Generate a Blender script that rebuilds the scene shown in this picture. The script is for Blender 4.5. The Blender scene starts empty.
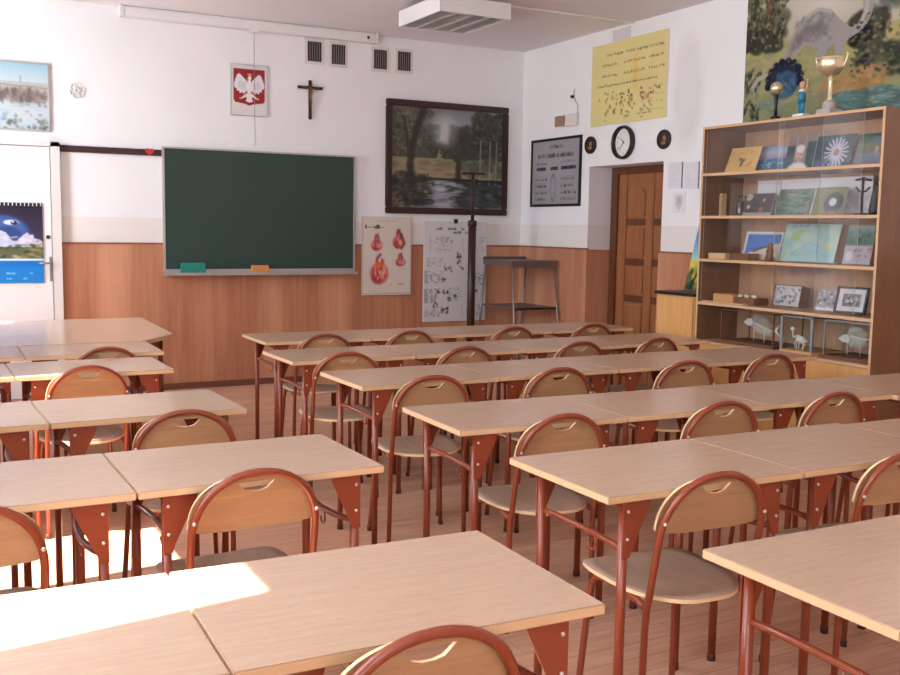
import bpy, bmesh, math, random
import numpy as np
from mathutils import Vector, Matrix
from mathutils.geometry import tessellate_polygon

sc = bpy.context.scene
COL = sc.collection
R = math.radians
RND = random.Random(7)

# ------------------------------------------------------------------ camera
cam = bpy.data.cameras.new('camera')
cam.sensor_width = 36.0
cam.lens = 36.0 * 1005 / 900
cam.clip_start = 0.05
camo = bpy.data.objects.new('camera', cam)
COL.objects.link(camo)
yaw, pitch, roll = R(28.05), R(6.19), R(-0.902)
fwd = Vector((math.sin(yaw) * math.cos(pitch), math.cos(yaw) * math.cos(pitch), -math.sin(pitch)))
rgt = Vector((math.cos(yaw), -math.sin(yaw), 0))
dwn = fwd.cross(rgt)
r2 = rgt * math.cos(roll) + dwn * math.sin(roll)
d2 = -rgt * math.sin(roll) + dwn * math.cos(roll)
camo.matrix_world = Matrix(((r2.x, -d2.x, -fwd.x, 0), (r2.y, -d2.y, -fwd.y, 0), (r2.z, -d2.z, -fwd.z, 1.4455), (0, 0, 0, 1)))
sc.camera = camo

# ------------------------------------------------------------------ world, sun, exposure
W = bpy.data.worlds.new('world')
sc.world = W
W.use_nodes = True
wn, wl = W.node_tree.nodes, W.node_tree.links
bg = wn['Background']
tc = wn.new('ShaderNodeTexCoord')
sp = wn.new('ShaderNodeSeparateXYZ')
rp = wn.new('ShaderNodeValToRGB')
wl.new(tc.outputs['Generated'], sp.inputs[0])
wl.new(sp.outputs['Z'], rp.inputs['Fac'])
rp.color_ramp.elements[0].position = 0.0
rp.color_ramp.elements[0].color = (0.80, 0.82, 0.86, 1)
rp.color_ramp.elements[1].position = 0.06
rp.color_ramp.elements[1].color = (0.80, 0.90, 1.0, 1)
e = rp.color_ramp.elements.new(1.0)
e.color = (0.62, 0.78, 1.0, 1)
wl.new(rp.outputs['Color'], bg.inputs['Color'])
bg.inputs['Strength'].default_value = 9.0

sun = bpy.data.lights.new('sun', 'SUN')
sun.energy = 24.0
sun.angle = R(0.6)
sun.color = (1.0, 0.95, 0.86)
suno = bpy.data.objects.new('sun', sun)
COL.objects.link(suno)
EL = R(62)
sdir = Vector((0.988 * math.cos(EL), 0.155 * math.cos(EL), -math.sin(EL)))
suno.rotation_euler = sdir.to_track_quat('-Z', 'Y').to_euler()
suno.location = (-6, 2, 8)

vs = sc.view_settings
vs.view_transform = 'Standard'
vs.look = 'None'
vs.gamma = 1.0
vs.use_curve_mapping = False
vs.exposure = 1.08
sc.cycles.max_bounces = 14
sc.cycles.diffuse_bounces = 8
sc.cycles.transparent_max_bounces = 16
sc.cycles.sample_clamp_indirect = 6.0

# room sizes
XL, XR, YB, YF, ZC = -0.50, 5.528, -1.7, 8.868, 3.23
WIN = [(-1.45, -0.45), (1.57, 2.32), (4.0, 4.68), (7.2, 8.0)]
SILL, LINT, WTH = 0.90, 3.16, 0.2
for i, (a, b) in enumerate(WIN):
    pl = bpy.data.lights.new('window_portal', 'AREA')
    pl.shape = 'RECTANGLE'
    pl.size = LINT - SILL
    pl.size_y = b - a
    pl.cycles.is_portal = True
    po = bpy.data.objects.new('window_portal', pl)
    po.location = (XL - WTH + 0.01, (a + b) / 2, (SILL + LINT) / 2)
    po.rotation_euler = (0, R(-90), 0)
    COL.objects.link(po)


# ------------------------------------------------------------------ materials
def lin(c):
    out = []
    for v in c[:3]:
        v = v / 255.0
        out.append(v / 12.92 if v <= 0.04045 else ((v + 0.055) / 1.055) ** 2.4)
    return (*out, 1.0)


def base_mat(name):
    m = bpy.data.materials.new(name)
    m.use_nodes = True
    return m, m.node_tree.nodes, m.node_tree.links, m.node_tree.nodes['Principled BSDF']


def plain(name, c, rough=0.5, metal=0.0, var=0.06, scale=30.0, bump=0.0, spec=0.5):
    m, n, l, b = base_mat(name)
    b.inputs['Roughness'].default_value = rough
    b.inputs['Metallic'].default_value = metal
    b.inputs['Specular IOR Level'].default_value = spec
    t = n.new('ShaderNodeTexCoord')
    no = n.new('ShaderNodeTexNoise')
    no.inputs['Scale'].default_value = scale
    no.inputs['Detail'].default_value = 4
    l.new(t.outputs['Object'], no.inputs['Vector'])
    mx = n.new('ShaderNodeMix')
    mx.data_type = 'RGBA'
    cc = lin(c)
    mx.inputs['A'].default_value = tuple(x * (1 - var) for x in cc[:3]) + (1,)
    mx.inputs['B'].default_value = tuple(min(1, x * (1 + var)) for x in cc[:3]) + (1,)
    l.new(no.outputs['Fac'], mx.inputs['Factor'])
    l.new(mx.outputs['Result'], b.inputs['Base Color'])
    if bump:
        bp = n.new('ShaderNodeBump')
        bp.inputs['Strength'].default_value = bump
        bp.inputs['Distance'].default_value = 0.002
        l.new(no.outputs['Fac'], bp.inputs['Height'])
        l.new(bp.outputs['Normal'], b.inputs['Normal'])
    return m


def wood(name, c0, c1, stretch=(1, 12, 12), scale=3.0, rough=0.4, spec=0.5, coord='Object', rnd=True, fine=0.3):
    """long streaky grain between two colours; the streaks run along the axis with the small stretch"""
    m, n, l, b = base_mat(name)
    b.inputs['Roughness'].default_value = rough
    b.inputs['Specular IOR Level'].default_value = spec
    t = n.new('ShaderNodeTexCoord')
    src = t.outputs[coord]
    mp = n.new('ShaderNodeMapping')
    mp.inputs['Scale'].default_value = stretch
    if rnd:
        oi = n.new('ShaderNodeObjectInfo')
        ad = n.new('ShaderNodeVectorMath')
        ad.operation = 'MULTIPLY_ADD'
        ad.inputs[1].default_value = (1, 1, 1)
        sc_ = n.new('ShaderNodeMath')
        sc_.operation = 'MULTIPLY'
        sc_.inputs[1].default_value = 37.0
        l.new(oi.outputs['Random'], sc_.inputs[0])
        l.new(src, ad.inputs[0])
        l.new(sc_.outputs[0], ad.inputs[2])
        src = ad.outputs[0]
    l.new(src, mp.inputs['Vector'])
    a = n.new('ShaderNodeTexNoise')
    a.inputs['Scale'].default_value = scale
    a.inputs['Detail'].default_value = 5
    a.inputs['Roughness'].default_value = 0.55
    l.new(mp.outputs[0], a.inputs['Vector'])
    f = n.new('ShaderNodeTexNoise')
    f.inputs['Scale'].default_value = scale * 6
    f.inputs['Detail'].default_value = 3
    l.new(mp.outputs[0], f.inputs['Vector'])
    mm = n.new('ShaderNodeMix')
    mm.inputs['Factor'].default_value = fine
    l.new(a.outputs['Fac'], mm.inputs['A'])
    l.new(f.outputs['Fac'], mm.inputs['B'])
    rmp = n.new('ShaderNodeValToRGB')
    rmp.color_ramp.elements[0].position = 0.33
    rmp.color_ramp.elements[0].color = lin(c0)
    rmp.color_ramp.elements[1].position = 0.67
    rmp.color_ramp.elements[1].color = lin(c1)
    l.new(mm.outputs['Result'], rmp.inputs['Fac'])
    l.new(rmp.outputs['Color'], b.inputs['Base Color'])
    return m


def paint_mat(name, rough=0.6, spec=0.3):
    m, n, l, b = base_mat(name)
    at = n.new('ShaderNodeAttribute')
    at.attribute_name = 'Col'
    l.new(at.outputs['Color'], b.inputs['Base Color'])
    b.inputs['Roughness'].default_value = rough
    b.inputs['Specular IOR Level'].default_value = spec
    return m


def glass_mat(name, fac=0.07, tint=(1, 1, 1, 1)):
    m = bpy.data.materials.new(name)
    m.use_nodes = True
    n, l = m.node_tree.nodes, m.node_tree.links
    n.clear()
    o = n.new('ShaderNodeOutputMaterial')
    tr = n.new('ShaderNodeBsdfTransparent')
    tr.inputs['Color'].default_value = tint
    gl = n.new('ShaderNodeBsdfGlossy')
    gl.inputs['Roughness'].default_value = 0.03
    fr = n.new('ShaderNodeFresnel')
    fr.inputs['IOR'].default_value = 1.35
    ad = n.new('ShaderNodeMath')
    ad.operation = 'ADD'
    ad.inputs[1].default_value = fac
    ad.use_clamp = True
    l.new(fr.outputs[0], ad.inputs[0])
    ge = n.new('ShaderNodeNewGeometry')
    iv = n.new('ShaderNodeMath')
    iv.operation = 'SUBTRACT'
    iv.inputs[0].default_value = 1.0
    l.new(ge.outputs['Backfacing'], iv.inputs[1])
    mu = n.new('ShaderNodeMath')
    mu.operation = 'MULTIPLY'
    l.new(ad.outputs[0], mu.inputs[0])
    l.new(iv.outputs[0], mu.inputs[1])
    mx = n.new('ShaderNodeMixShader')
    l.new(mu.outputs[0], mx.inputs[0])
    l.new(tr.outputs[0], mx.inputs[1])
    l.new(gl.outputs[0], mx.inputs[2])
    l.new(mx.outputs[0], o.inputs['Surface'])
    return m


def wall_mat(name, stain=False):
    """white plaster; a band of cream oil paint up to 1.45 m"""
    m, n, l, b = base_mat(name)
    b.inputs['Roughness'].default_value = 0.75
    g = n.new('ShaderNodeNewGeometry')
    s = n.new('ShaderNodeSeparateXYZ')
    l.new(g.outputs['Position'], s.inputs[0])
    lt = n.new('ShaderNodeMath')
    lt.operation = 'LESS_THAN'
    lt.inputs[1].default_value = 1.495
    l.new(s.outputs['Z'], lt.inputs[0])
    no = n.new('ShaderNodeTexNoise')
    no.inputs['Scale'].default_value = 2.3
    no.inputs['Detail'].default_value = 6
    l.new(g.outputs['Position'], no.inputs['Vector'])
    mx = n.new('ShaderNodeMix')
    mx.data_type = 'RGBA'
    mx.inputs['A'].default_value = lin((226, 227, 229))
    mx.inputs['B'].default_value = lin((234, 235, 236))
    l.new(no.outputs['Fac'], mx.inputs['Factor'])
    m2 = n.new('ShaderNodeMix')
    m2.data_type = 'RGBA'
    m2.inputs['B'].default_value = lin((224, 220, 216))
    l.new(lt.outputs[0], m2.inputs['Factor'])
    l.new(mx.outputs['Result'], m2.inputs['A'])
    out = m2.outputs['Result']
    if stain:  # old water stain by the corner of the dinosaur mural
        vm = n.new('ShaderNodeVectorMath')
        vm.operation = 'SUBTRACT'
        vm.inputs[1].default_value = (5.528, 6.38, 2.55)
        l.new(g.outputs['Position'], vm.inputs[0])
        v2 = n.new('ShaderNodeVectorMath')
        v2.operation = 'MULTIPLY'
        v2.inputs[1].default_value = (0, 4.5, 1.8)
        l.new(vm.outputs[0], v2.inputs[0])
        ln = n.new('ShaderNodeVectorMath')
        ln.operation = 'LENGTH'
        l.new(v2.outputs[0], ln.inputs[0])
        mr = n.new('ShaderNodeMapRange')
        mr.inputs['From Min'].default_value = 0.55
        mr.inputs['From Max'].default_value = 1.0
        mr.inputs['To Min'].default_value = 0.55
        mr.inputs['To Max'].default_value = 0.0
        l.new(ln.outputs['Value'], mr.inputs['Value'])
        mu = n.new('ShaderNodeMath')
        mu.operation = 'MULTIPLY'
        l.new(mr.outputs[0], mu.inputs[0])
        l.new(no.outputs['Fac'], mu.inputs[1])
        m3 = n.new('ShaderNodeMix')
        m3.data_type = 'RGBA'
        m3.inputs['B'].default_value = lin((180, 172, 166))
        l.new(mu.outputs[0], m3.inputs['Factor'])
        l.new(out, m3.inputs['A'])
        out = m3.outputs['Result']
    l.new(out, b.inputs['Base Color'])
    bp = n.new('ShaderNodeBump')
    bp.inputs['Strength'].default_value = 0.15
    bp.inputs['Distance'].default_value = 0.004
    l.new(no.outputs['Fac'], bp.inputs['Height'])
    l.new(bp.outputs['Normal'], b.inputs['Normal'])
    return m


def floor_mat():
    m, n, l, b = base_mat('floor_boards')
    b.inputs['Roughness'].default_value = 0.42
    g = n.new('ShaderNodeNewGeometry')
    br = n.new('ShaderNodeTexBrick')
    br.inputs['Scale'].default_value = 1.0
    br.inputs['Brick Width'].default_value = 1.2
    br.inputs['Row Height'].default_value = 0.1
    br.inputs['Mortar Size'].default_value = 0.0016
    br.inputs['Color1'].default_value = lin((206, 158, 128))
    br.inputs['Color2'].default_value = lin((190, 140, 110))
    br.inputs['Mortar'].default_value = lin((160, 112, 88))
    l.new(g.outputs['Position'], br.inputs['Vector'])
    mp = n.new('ShaderNodeMapping')
    mp.inputs['Scale'].default_value = (1.2, 16, 1)
    l.new(g.outputs['Position'], mp.inputs['Vector'])
    no = n.new('ShaderNodeTexNoise')
    no.inputs['Scale'].default_value = 3
    no.inputs['Detail'].default_value = 5
    l.new(mp.outputs[0], no.inputs['Vector'])
    mx = n.new('ShaderNodeMix')
    mx.data_type = 'RGBA'
    mx.blend_type = 'OVERLAY'
    mx.inputs['Factor'].default_value = 0.45
    l.new(br.outputs['Color'], mx.inputs['A'])
    l.new(no.outputs['Fac'], mx.inputs['B'])
    l.new(mx.outputs['Result'], b.inputs['Base Color'])
    return m


def wainscot_mat():
    m, n, l, b = base_mat('wainscot_laminate')
    b.inputs['Roughness'].default_value = 0.4
    g = n.new('ShaderNodeNewGeometry')
    mp = n.new('ShaderNodeMapping')
    mp.inputs['Scale'].default_value = (1, 1, 0.05)
    l.new(g.outputs['Position'], mp.inputs['Vector'])
    a = n.new('ShaderNodeTexNoise')
    a.inputs['Scale'].default_value = 3.2
    a.inputs['Detail'].default_value = 3
    l.new(mp.outputs[0], a.inputs['Vector'])
    f = n.new('ShaderNodeTexNoise')
    f.inputs['Scale'].default_value = 38.0
    f.inputs['Detail'].default_value = 4
    l.new(mp.outputs[0], f.inputs['Vector'])
    mm = n.new('ShaderNodeMix')
    mm.inputs['Factor'].default_value = 0.22
    l.new(a.outputs['Fac'], mm.inputs['A'])
    l.new(f.outputs['Fac'], mm.inputs['B'])
    rmp = n.new('ShaderNodeValToRGB')
    rmp.color_ramp.elements[0].position = 0.38
    rmp.color_ramp.elements[0].color = lin((166, 108, 78))
    rmp.color_ramp.elements[1].position = 0.62
    rmp.color_ramp.elements[1].color = lin((202, 148, 114))
    l.new(mm.outputs['Result'], rmp.inputs['Fac'])
    l.new(rmp.outputs['Color'], b.inputs['Base Color'])
    return m


M = dict(
    wall=wall_mat('wall_plaster'), wall_stained=wall_mat('wall_plaster_stained', True),
    ceiling=plain('ceiling_paint', (222, 220, 224), 0.85, var=0.02, scale=4),
    floor=floor_mat(), wains=wainscot_mat(),
    trimwood=wood('trim_wood', (120, 70, 48), (150, 92, 62), (4, 4, 1), 4, 0.45, coord='Object', rnd=False),
    baseboard=plain('baseboard_brown', (112, 66, 50), 0.45),
    white=plain('white_gloss_paint', (222, 222, 221), 0.35, var=0.015),
    offwhite=plain('off_white_plastic', (214, 210, 204), 0.5, var=0.02),
    desktop=wood('beech_laminate', (170, 136, 110), (184, 151, 125), (1.2, 14, 1), 5.0, 0.25, fine=0.5),
    tabletop=wood('glossy_beech_laminate', (196, 162, 136), (208, 176, 150), (1.2, 14, 1), 5.0, 0.18, fine=0.5),
    edge=plain('beech_edge_band', (202, 163, 122), 0.45, var=0.04),
    frame=plain('red_brown_lacquered_steel', (132, 58, 32), 0.3, var=0.03, scale=8),
    rubber=plain('dark_rubber', (38, 32, 30), 0.7), foot=plain('dark_brown_foot', (84, 42, 30), 0.6),
    bolt=plain('zinc_bolt', (205, 198, 190), 0.35, 0.6),
    plywood=wood('beech_plywood', (156, 116, 80), (174, 134, 96), (1, 1, 6), 4.0, 0.38),
    plyedge=plain('plywood_edge', (226, 190, 144), 0.5),
    seat=wood('worn_plywood_seat', (160, 128, 106), (176, 144, 120), (8, 1, 1), 4.0, 0.42),
    board=plain('blackboard_green', (38, 62, 53), 0.5, var=0.08, scale=3),
    alu=plain('aluminium', (190, 188, 186), 0.35, 0.7, var=0.02),
    steel=plain('grey_painted_steel', (140, 134, 130), 0.35, 0.5, var=0.05),
    darksteel=plain('dark_grey_sheet', (104, 92, 88), 0.4, 0.2, var=0.05),
    black=plain('black_lacquer', (26, 22, 22), 0.35, var=0.05),
    darkbrown=plain('dark_brown_paint', (54, 30, 26), 0.4, var=0.08),
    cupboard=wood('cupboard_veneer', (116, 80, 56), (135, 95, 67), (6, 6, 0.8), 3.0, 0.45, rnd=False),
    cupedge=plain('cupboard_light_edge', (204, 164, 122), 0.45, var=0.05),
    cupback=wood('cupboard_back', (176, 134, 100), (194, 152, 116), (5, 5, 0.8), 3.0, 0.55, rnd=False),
    lowwood=wood('light_oak_veneer', (204, 150, 88), (220, 168, 104), (5, 5, 0.8), 4.0, 0.4, rnd=False),
    door=wood('stained_pine_door', (132, 82, 48), (164, 106, 66), (9, 9, 0.9), 3.0, 0.38, rnd=False),
    doordark=wood('dark_pine_frame_and_rail_shade', (86, 48, 28), (104, 60, 36), (9, 9, 0.9), 3.0, 0.45, rnd=False),
    glass=glass_mat('clear_glass', 0.05), glassedge=plain('glass_edge', (196, 204, 198), 0.25), winglass=glass_mat('window_glass', 0.02), caseglass=glass_mat('case_glass', 0.04, (0.93, 0.95, 0.95, 1)),
    art=paint_mat('printed_paper', 0.55, 0.3), oil=paint_mat('oil_paint', 0.4, 0.4), matt=paint_mat('mural_paint', 0.85, 0.1),
    paper=plain('paper', (226, 224, 220), 0.8, var=0.02),
    teal=plain('teal_sponge', (34, 128, 112), 0.9, var=0.15, scale=120, bump=0.5),
    tan=plain('tan_sponge', (206, 142, 76), 0.9, var=0.15, scale=120, bump=0.5),
    red=plain('red_plastic', (196, 46, 40), 0.4), gold=plain('polished_gold', (232, 216, 178), 0.3, 0.75, var=0.03),
    marble=plain('grey_marble', (176, 168, 160), 0.3, var=0.25, scale=40), tealcloth=plain('teal_figure_kit', (28, 116, 150), 0.35, var=0.1),
    skin=plain('figure_skin', (206, 160, 130), 0.5), bone=plain('pale_fish_bone', (226, 220, 206), 0.6, var=0.06, scale=60),
    taupe=plain('taupe_plastic', (156, 122, 100), 0.5), relief=plain('bronze_relief', (150, 112, 74), 0.4, 0.3),
    kraft=plain('tan_cardboard', (196, 146, 92), 0.7, var=0.08), palewood=plain('pale_wood', (214, 178, 128), 0.6, var=0.08),
    brownwood=plain('brown_carved_wood', (110, 70, 46), 0.6, var=0.2, scale=50), jar=glass_mat('bottle_glass', 0.1, (0.62, 0.70, 0.66, 1)),
    louvre=plain('louvre_aluminium', (200, 198, 196), 0.3, 0.5, var=0.02), lampback=plain('shaded_lamp_reflector', (120, 116, 114), 0.4, 0.3, var=0.04),
    tube=plain('unlit_fluorescent_tube', (220, 218, 216), 0.25), dim=plain('dark_vent_mesh', (52, 48, 48), 0.8),
    bluegrey=plain('blue_grey_metal', (150, 156, 160), 0.35, 0.5),
)


# ------------------------------------------------------------------ mesh building
class MB:
    def __init__(s):
        s.v, s.f, s.m, s.sm = [], [], [], []

    def face(s, idx, m=0, smooth=False):
        s.f.append(tuple(idx)); s.m.append(m); s.sm.append(smooth)

    def box(s, x0, x1, y0, y1, z0, z1, m=0, **fm):
        """fm: material index of single faces: xn xp yn yp zn zp"""
        b = len(s.v)
        for x, y, z in ((x0, y0, z0), (x1, y0, z0), (x1, y1, z0), (x0, y1, z0), (x0, y0, z1), (x1, y0, z1), (x1, y1, z1), (x0, y1, z1)):
            s.v.append((x, y, z))
        for k, q in (('zn', (3, 2, 1, 0)), ('zp', (4, 5, 6, 7)), ('yn', (0, 1, 5, 4)), ('xp', (1, 2, 6, 5)), ('yp', (2, 3, 7, 6)), ('xn', (3, 0, 4, 7))):
            s.face([b + i for i in q], fm.get(k, m))
        return s

    def tube(s, pts, r, n=10, m=0, closed=False):
        P = [Vector(p) for p in pts]
        k = len(P)
        rr = r if isinstance(r, (list, tuple)) else [r] * k
        b = len(s.v)
        up = None
        for i, p in enumerate(P):
            if closed:
                t = P[(i + 1) % k] - P[i - 1]
            else:
                t = P[min(i + 1, k - 1)] - P[max(i - 1, 0)]
            t.normalize()
            if up is None:
                up = t.orthogonal().normalized()
            else:
                up = (up - t * up.dot(t))
                up = up.normalized() if up.length > 1e-6 else t.orthogonal().normalized()
            w = t.cross(up)
            for j in range(n):
                a = 2 * math.pi * j / n
                s.v.append(tuple(p + (up * math.cos(a) + w * math.sin(a)) * rr[i]))
        for i in range(k if closed else k - 1):
            for j in range(n):
                i2 = (i + 1) % k
                s.face((b + i * n + j, b + i * n + (j + 1) % n, b + i2 * n + (j + 1) % n, b + i2 * n + j), m, True)
        if not closed:
            s.face([b + j for j in range(n)][::-1], m)
            s.face([b + (k - 1) * n + j for j in range(n)], m)
        return s

    def lathe(s, prof, c=(0, 0, 0), n=20, m=0):
        b = len(s.v)
        for r, z in prof:
            for j in range(n):
                a = 2 * math.pi * j / n
                s.v.append((c[0] + r * math.cos(a), c[1] + r * math.sin(a), c[2] + z))
        for i in range(len(prof) - 1):
            for j in range(n):
                s.face((b + i * n + j, b + i * n + (j + 1) % n, b + (i + 1) * n + (j + 1) % n, b + (i + 1) * n + j), m, True)
        s.face([b + j for j in range(n)][::-1], m)
        s.face([b + (len(prof) - 1) * n + j for j in range(n)], m)
        return s

    def plate(s, outer, fn, th, holes=(), m=0, me=None):
        """flat plate of thickness th: 2D outline (and holes) mapped by fn(a, b, t)"""
        loops = [list(outer)] + [list(h) for h in holes]
        tri = tessellate_polygon([[Vector((a, b, 0)) for a, b in L] for L in loops])
        flat = [p for L in loops for p in L]
        b0 = len(s.v)
        for t in (0, th):
            for a, b in flat:
                s.v.append(tuple(fn(a, b, t)))
        k = len(flat)
        for t in tri:
            s.face([b0 + i for i in t][::-1], m)
            s.face([b0 + k + i for i in t], m)
        o = 0
        for L in loops:
            for i in range(len(L)):
                j = (i + 1) % len(L)
                s.face((b0 + o + i, b0 + o + j, b0 + k + o + j, b0 + k + o + i), m if me is None else me)
            o += len(L)
        return s

    def ball(s, c, r, n=12, m=0):
        rr = r if isinstance(r, (tuple, list)) else (r, r, r)
        b = len(s.v)
        h = n // 2
        for i in range(h + 1):
            th = math.pi * i / h
            q = max(math.sin(th), 0.02)
            for j in range(n):
                a = 2 * math.pi * j / n
                s.v.append((c[0] + rr[0] * q * math.cos(a), c[1] + rr[1] * q * math.sin(a), c[2] - rr[2] * math.cos(th)))
        for i in range(h):
            for j in range(n):
                s.face((b + i * n + j, b + i * n + (j + 1) % n, b + (i + 1) * n + (j + 1) % n, b + (i + 1) * n + j), m, True)
        return s

    def build(s, name, mats, parent=None, bevel=0.0, fix=True):
        me = bpy.data.meshes.new(name)
        me.from_pydata(s.v, [], s.f)
        if not isinstance(mats, (list, tuple)):
            mats = [mats]
        for x in mats:
            me.materials.append(x)
        me.polygons.foreach_set('material_index', s.m)
        me.polygons.foreach_set('use_smooth', s.sm)
        if fix or bevel:
            bm = bmesh.new()
            bm.from_mesh(me)
            if bevel:
                bmesh.ops.bevel(bm, geom=list(bm.edges), offset=bevel, segments=2, affect='EDGES', clamp_overlap=True)
            bmesh.ops.recalc_face_normals(bm, faces=list(bm.faces))
            bm.to_mesh(me)
            bm.free()
        me.update()
        o = bpy.data.objects.new(name, me)
        COL.objects.link(o)
        if parent:
            o.parent = parent
        return o


def tag(o, label, cat, group=None, kind=None):
    o['label'] = label
    o['category'] = cat
    if group:
        o['group'] = group
    if kind:
        o['kind'] = kind
    return o


def thing(name, label, cat, loc=(0, 0, 0), rz=0.0, group=None):
    o = bpy.data.objects.new(name, None)
    COL.objects.link(o)
    o.empty_display_size = 0.1
    o.location = loc
    o.rotation_euler = (0, 0, rz)
    return tag(o, label, cat, group)


def struct(name, mb, mats, label, parent=None, bevel=0.0):
    o = mb.build(name, mats, parent, bevel)
    if parent is None:
        o['kind'] = 'structure'
        o['label'] = label
    return o


def place(o, loc, rz=0.0):
    o.location = loc
    o.rotation_euler = (0, 0, rz)
    return o


def copy_tree(o, parent=None):
    c = o.copy()
    COL.objects.link(c)
    if parent:
        c.parent = parent
    for ch in [x for x in o.children]:
        copy_tree(ch, c)
    return c


# ------------------------------------------------------------------ painted pictures (their own colours as a vertex raster)
class Canvas:
    def __init__(s, nx, ny, bg, aspect=None):
        s.nx, s.ny = nx, ny
        s.a = np.zeros((ny, nx, 3)) + np.array(bg, float)
        s.X, s.Y = np.meshgrid(np.linspace(0, 1, nx), np.linspace(0, 1, ny))
        s.rng = np.random.RandomState(nx * 31 + ny)

    def _mix(s, mask, c, al=1.0):
        mask = np.clip(mask, 0, 1)[..., None] * al
        s.a = s.a * (1 - mask) + np.array(c, float) * mask

    def rect(s, x0, y0, x1, y1, c, al=1.0):
        s._mix(((s.X >= x0) & (s.X <= x1) & (s.Y >= y0) & (s.Y <= y1)) * 1.0, c, al)
        return s

    def grad(s, y0, y1, c0, c1):
        t = np.clip((s.Y - y0) / max(1e-6, y1 - y0), 0, 1)[..., None]
        g = np.array(c0, float) * (1 - t) + np.array(c1, float) * t
        k = ((s.Y >= y0) & (s.Y <= y1))[..., None]
        s.a = np.where(k, g, s.a)
        return s

    def ell(s, cx, cy, rx, ry, c, al=1.0, rot=0.0, soft=0.25):
        dx, dy = s.X - cx, s.Y - cy
        ca, sa = math.cos(rot), math.sin(rot)
        u, v = (dx * ca + dy * sa) / rx, (-dx * sa + dy * ca) / ry
        d = np.sqrt(u * u + v * v)
        s._mix((1 - d) / soft, c, al)
        return s

    def ring(s, cx, cy, rx, ry, w, c, al=1.0):
        d = np.sqrt(((s.X - cx) / rx) ** 2 + ((s.Y - cy) / ry) ** 2)
        s._mix(1.3 - np.abs(d - 1) / w, c, al)
        return s

    def poly(s, pts, c, al=1.0):
        ins = np.zeros(s.X.shape, bool)
        k = len(pts)
        for i in range(k):
            x0, y0 = pts[i]
            x1, y1 = pts[(i + 1) % k]
            cond = (y0 > s.Y) != (y1 > s.Y)
            with np.errstate(divide='ignore', invalid='ignore'):
                xx = (x1 - x0) * (s.Y - y0) / (y1 - y0 + 1e-12) + x0
            ins ^= cond & (s.X < xx)
        s._mix(ins * 1.0, c, al)
        return s

    def line(s, pts, w, c, al=1.0, asp=1.0):
        for (x0, y0), (x1, y1) in zip(pts[:-1], pts[1:]):
            dx, dy = x1 - x0, (y1 - y0) * asp
            L = dx * dx + dy * dy + 1e-12
            t = np.clip(((s.X - x0) * dx + (s.Y - y0) * asp * dy) / L, 0, 1)
            d = np.hypot(s.X - x0 - t * dx, (s.Y - y0) * asp - t * dy)
            s._mix(1.5 - d / w, c, al)
        return s

    def dabs(s, n, x0, y0, x1, y1, cols, rx, ry, al=0.7, rot=0.6):
        for _ in range(n):
            q = s.rng.rand(5)
            c = np.array(cols[int(q[0] * len(cols)) % len(cols)], float) + (s.rng.rand(3) - .5) * 14
            k = 0.5 + q[3]
            s.ell(x0 + q[1] * (x1 - x0), y0 + q[2] * (y1 - y0), rx * k, ry * k, c, al, (q[4] - .5) * 2 * rot, 0.5)
        return s

    def words(s, x0, x1, y, h, c, al=0.8, wmin=0.03, wmax=0.09, gap=0.015):
        x = x0
        while x < x1 - wmin:
            w = wmin + s.rng.rand() * (wmax - wmin)
            xe = min(x + w, x1)
            k = x
            while k < xe:
                q = s.rng.rand()
                s.rect(k, y - h * (0.5 if q < .7 else 0.8), k + max(0.45 / s.nx, 0.008), y + h * 0.5, c, al * (0.5 + 0.5 * q))
                k += max(1.1 / s.nx, 0.013)
            x = xe + gap
        return s

    def noise(s, amt):
        s.a += (s.rng.rand(s.ny, s.nx, 1) - .5) * amt
        return s

    def colours(s):
        v = np.clip(s.a, 0, 255) / 255.0
        return np.where(v <= 0.04045, v / 12.92, ((v + 0.055) / 1.055) ** 2.4)


def picture(name, cv, w, h, th=0.003, mats=None, parent=None, fold=None):
    """flat sheet standing in local XZ, facing -Y, centred on its origin, with the canvas on its front"""
    nx, ny = cv.nx, cv.ny
    mb = MB()
    mb.box(-w / 2, w / 2, 0, th, -h / 2, h / 2, m=1)
    b = len(mb.v)
    for j in range(ny):
        for i in range(nx):
            mb.v.append((-w / 2 + w * i / (nx - 1), -0.0006, h / 2 - h * j / (ny - 1)))
    for j in range(ny - 1):
        for i in range(nx - 1):
            mb.face((b + j * nx + i, b + (j + 1) * nx + i, b + (j + 1) * nx + i + 1, b + j * nx + i + 1), 0)
    o = mb.build(name, mats or [M['art'], M['paper']], parent, fix=False)
    at = o.data.attributes.new('Col', 'FLOAT_COLOR', 'POINT')
    c = np.ones((len(mb.v), 4))
    c[b:, :3] = cv.colours().reshape(-1, 3)
    at.data.foreach_set('color', c.ravel())
    return o


def frame_mb(w, h, t, d, y0=0.0):
    """picture frame around a w x h opening, bars t wide, d deep, front at y0-d"""
    mb = MB()
    a, b = w / 2 + t, h / 2 + t
    mb.box(-a, a, y0 - d, y0, h / 2, b).box(-a, a, y0 - d, y0, -b, -h / 2)
    mb.box(-a, -w / 2, y0 - d, y0, -h / 2, h / 2).box(w / 2, a, y0 - d, y0, -h / 2, h / 2)
    return mb


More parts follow.
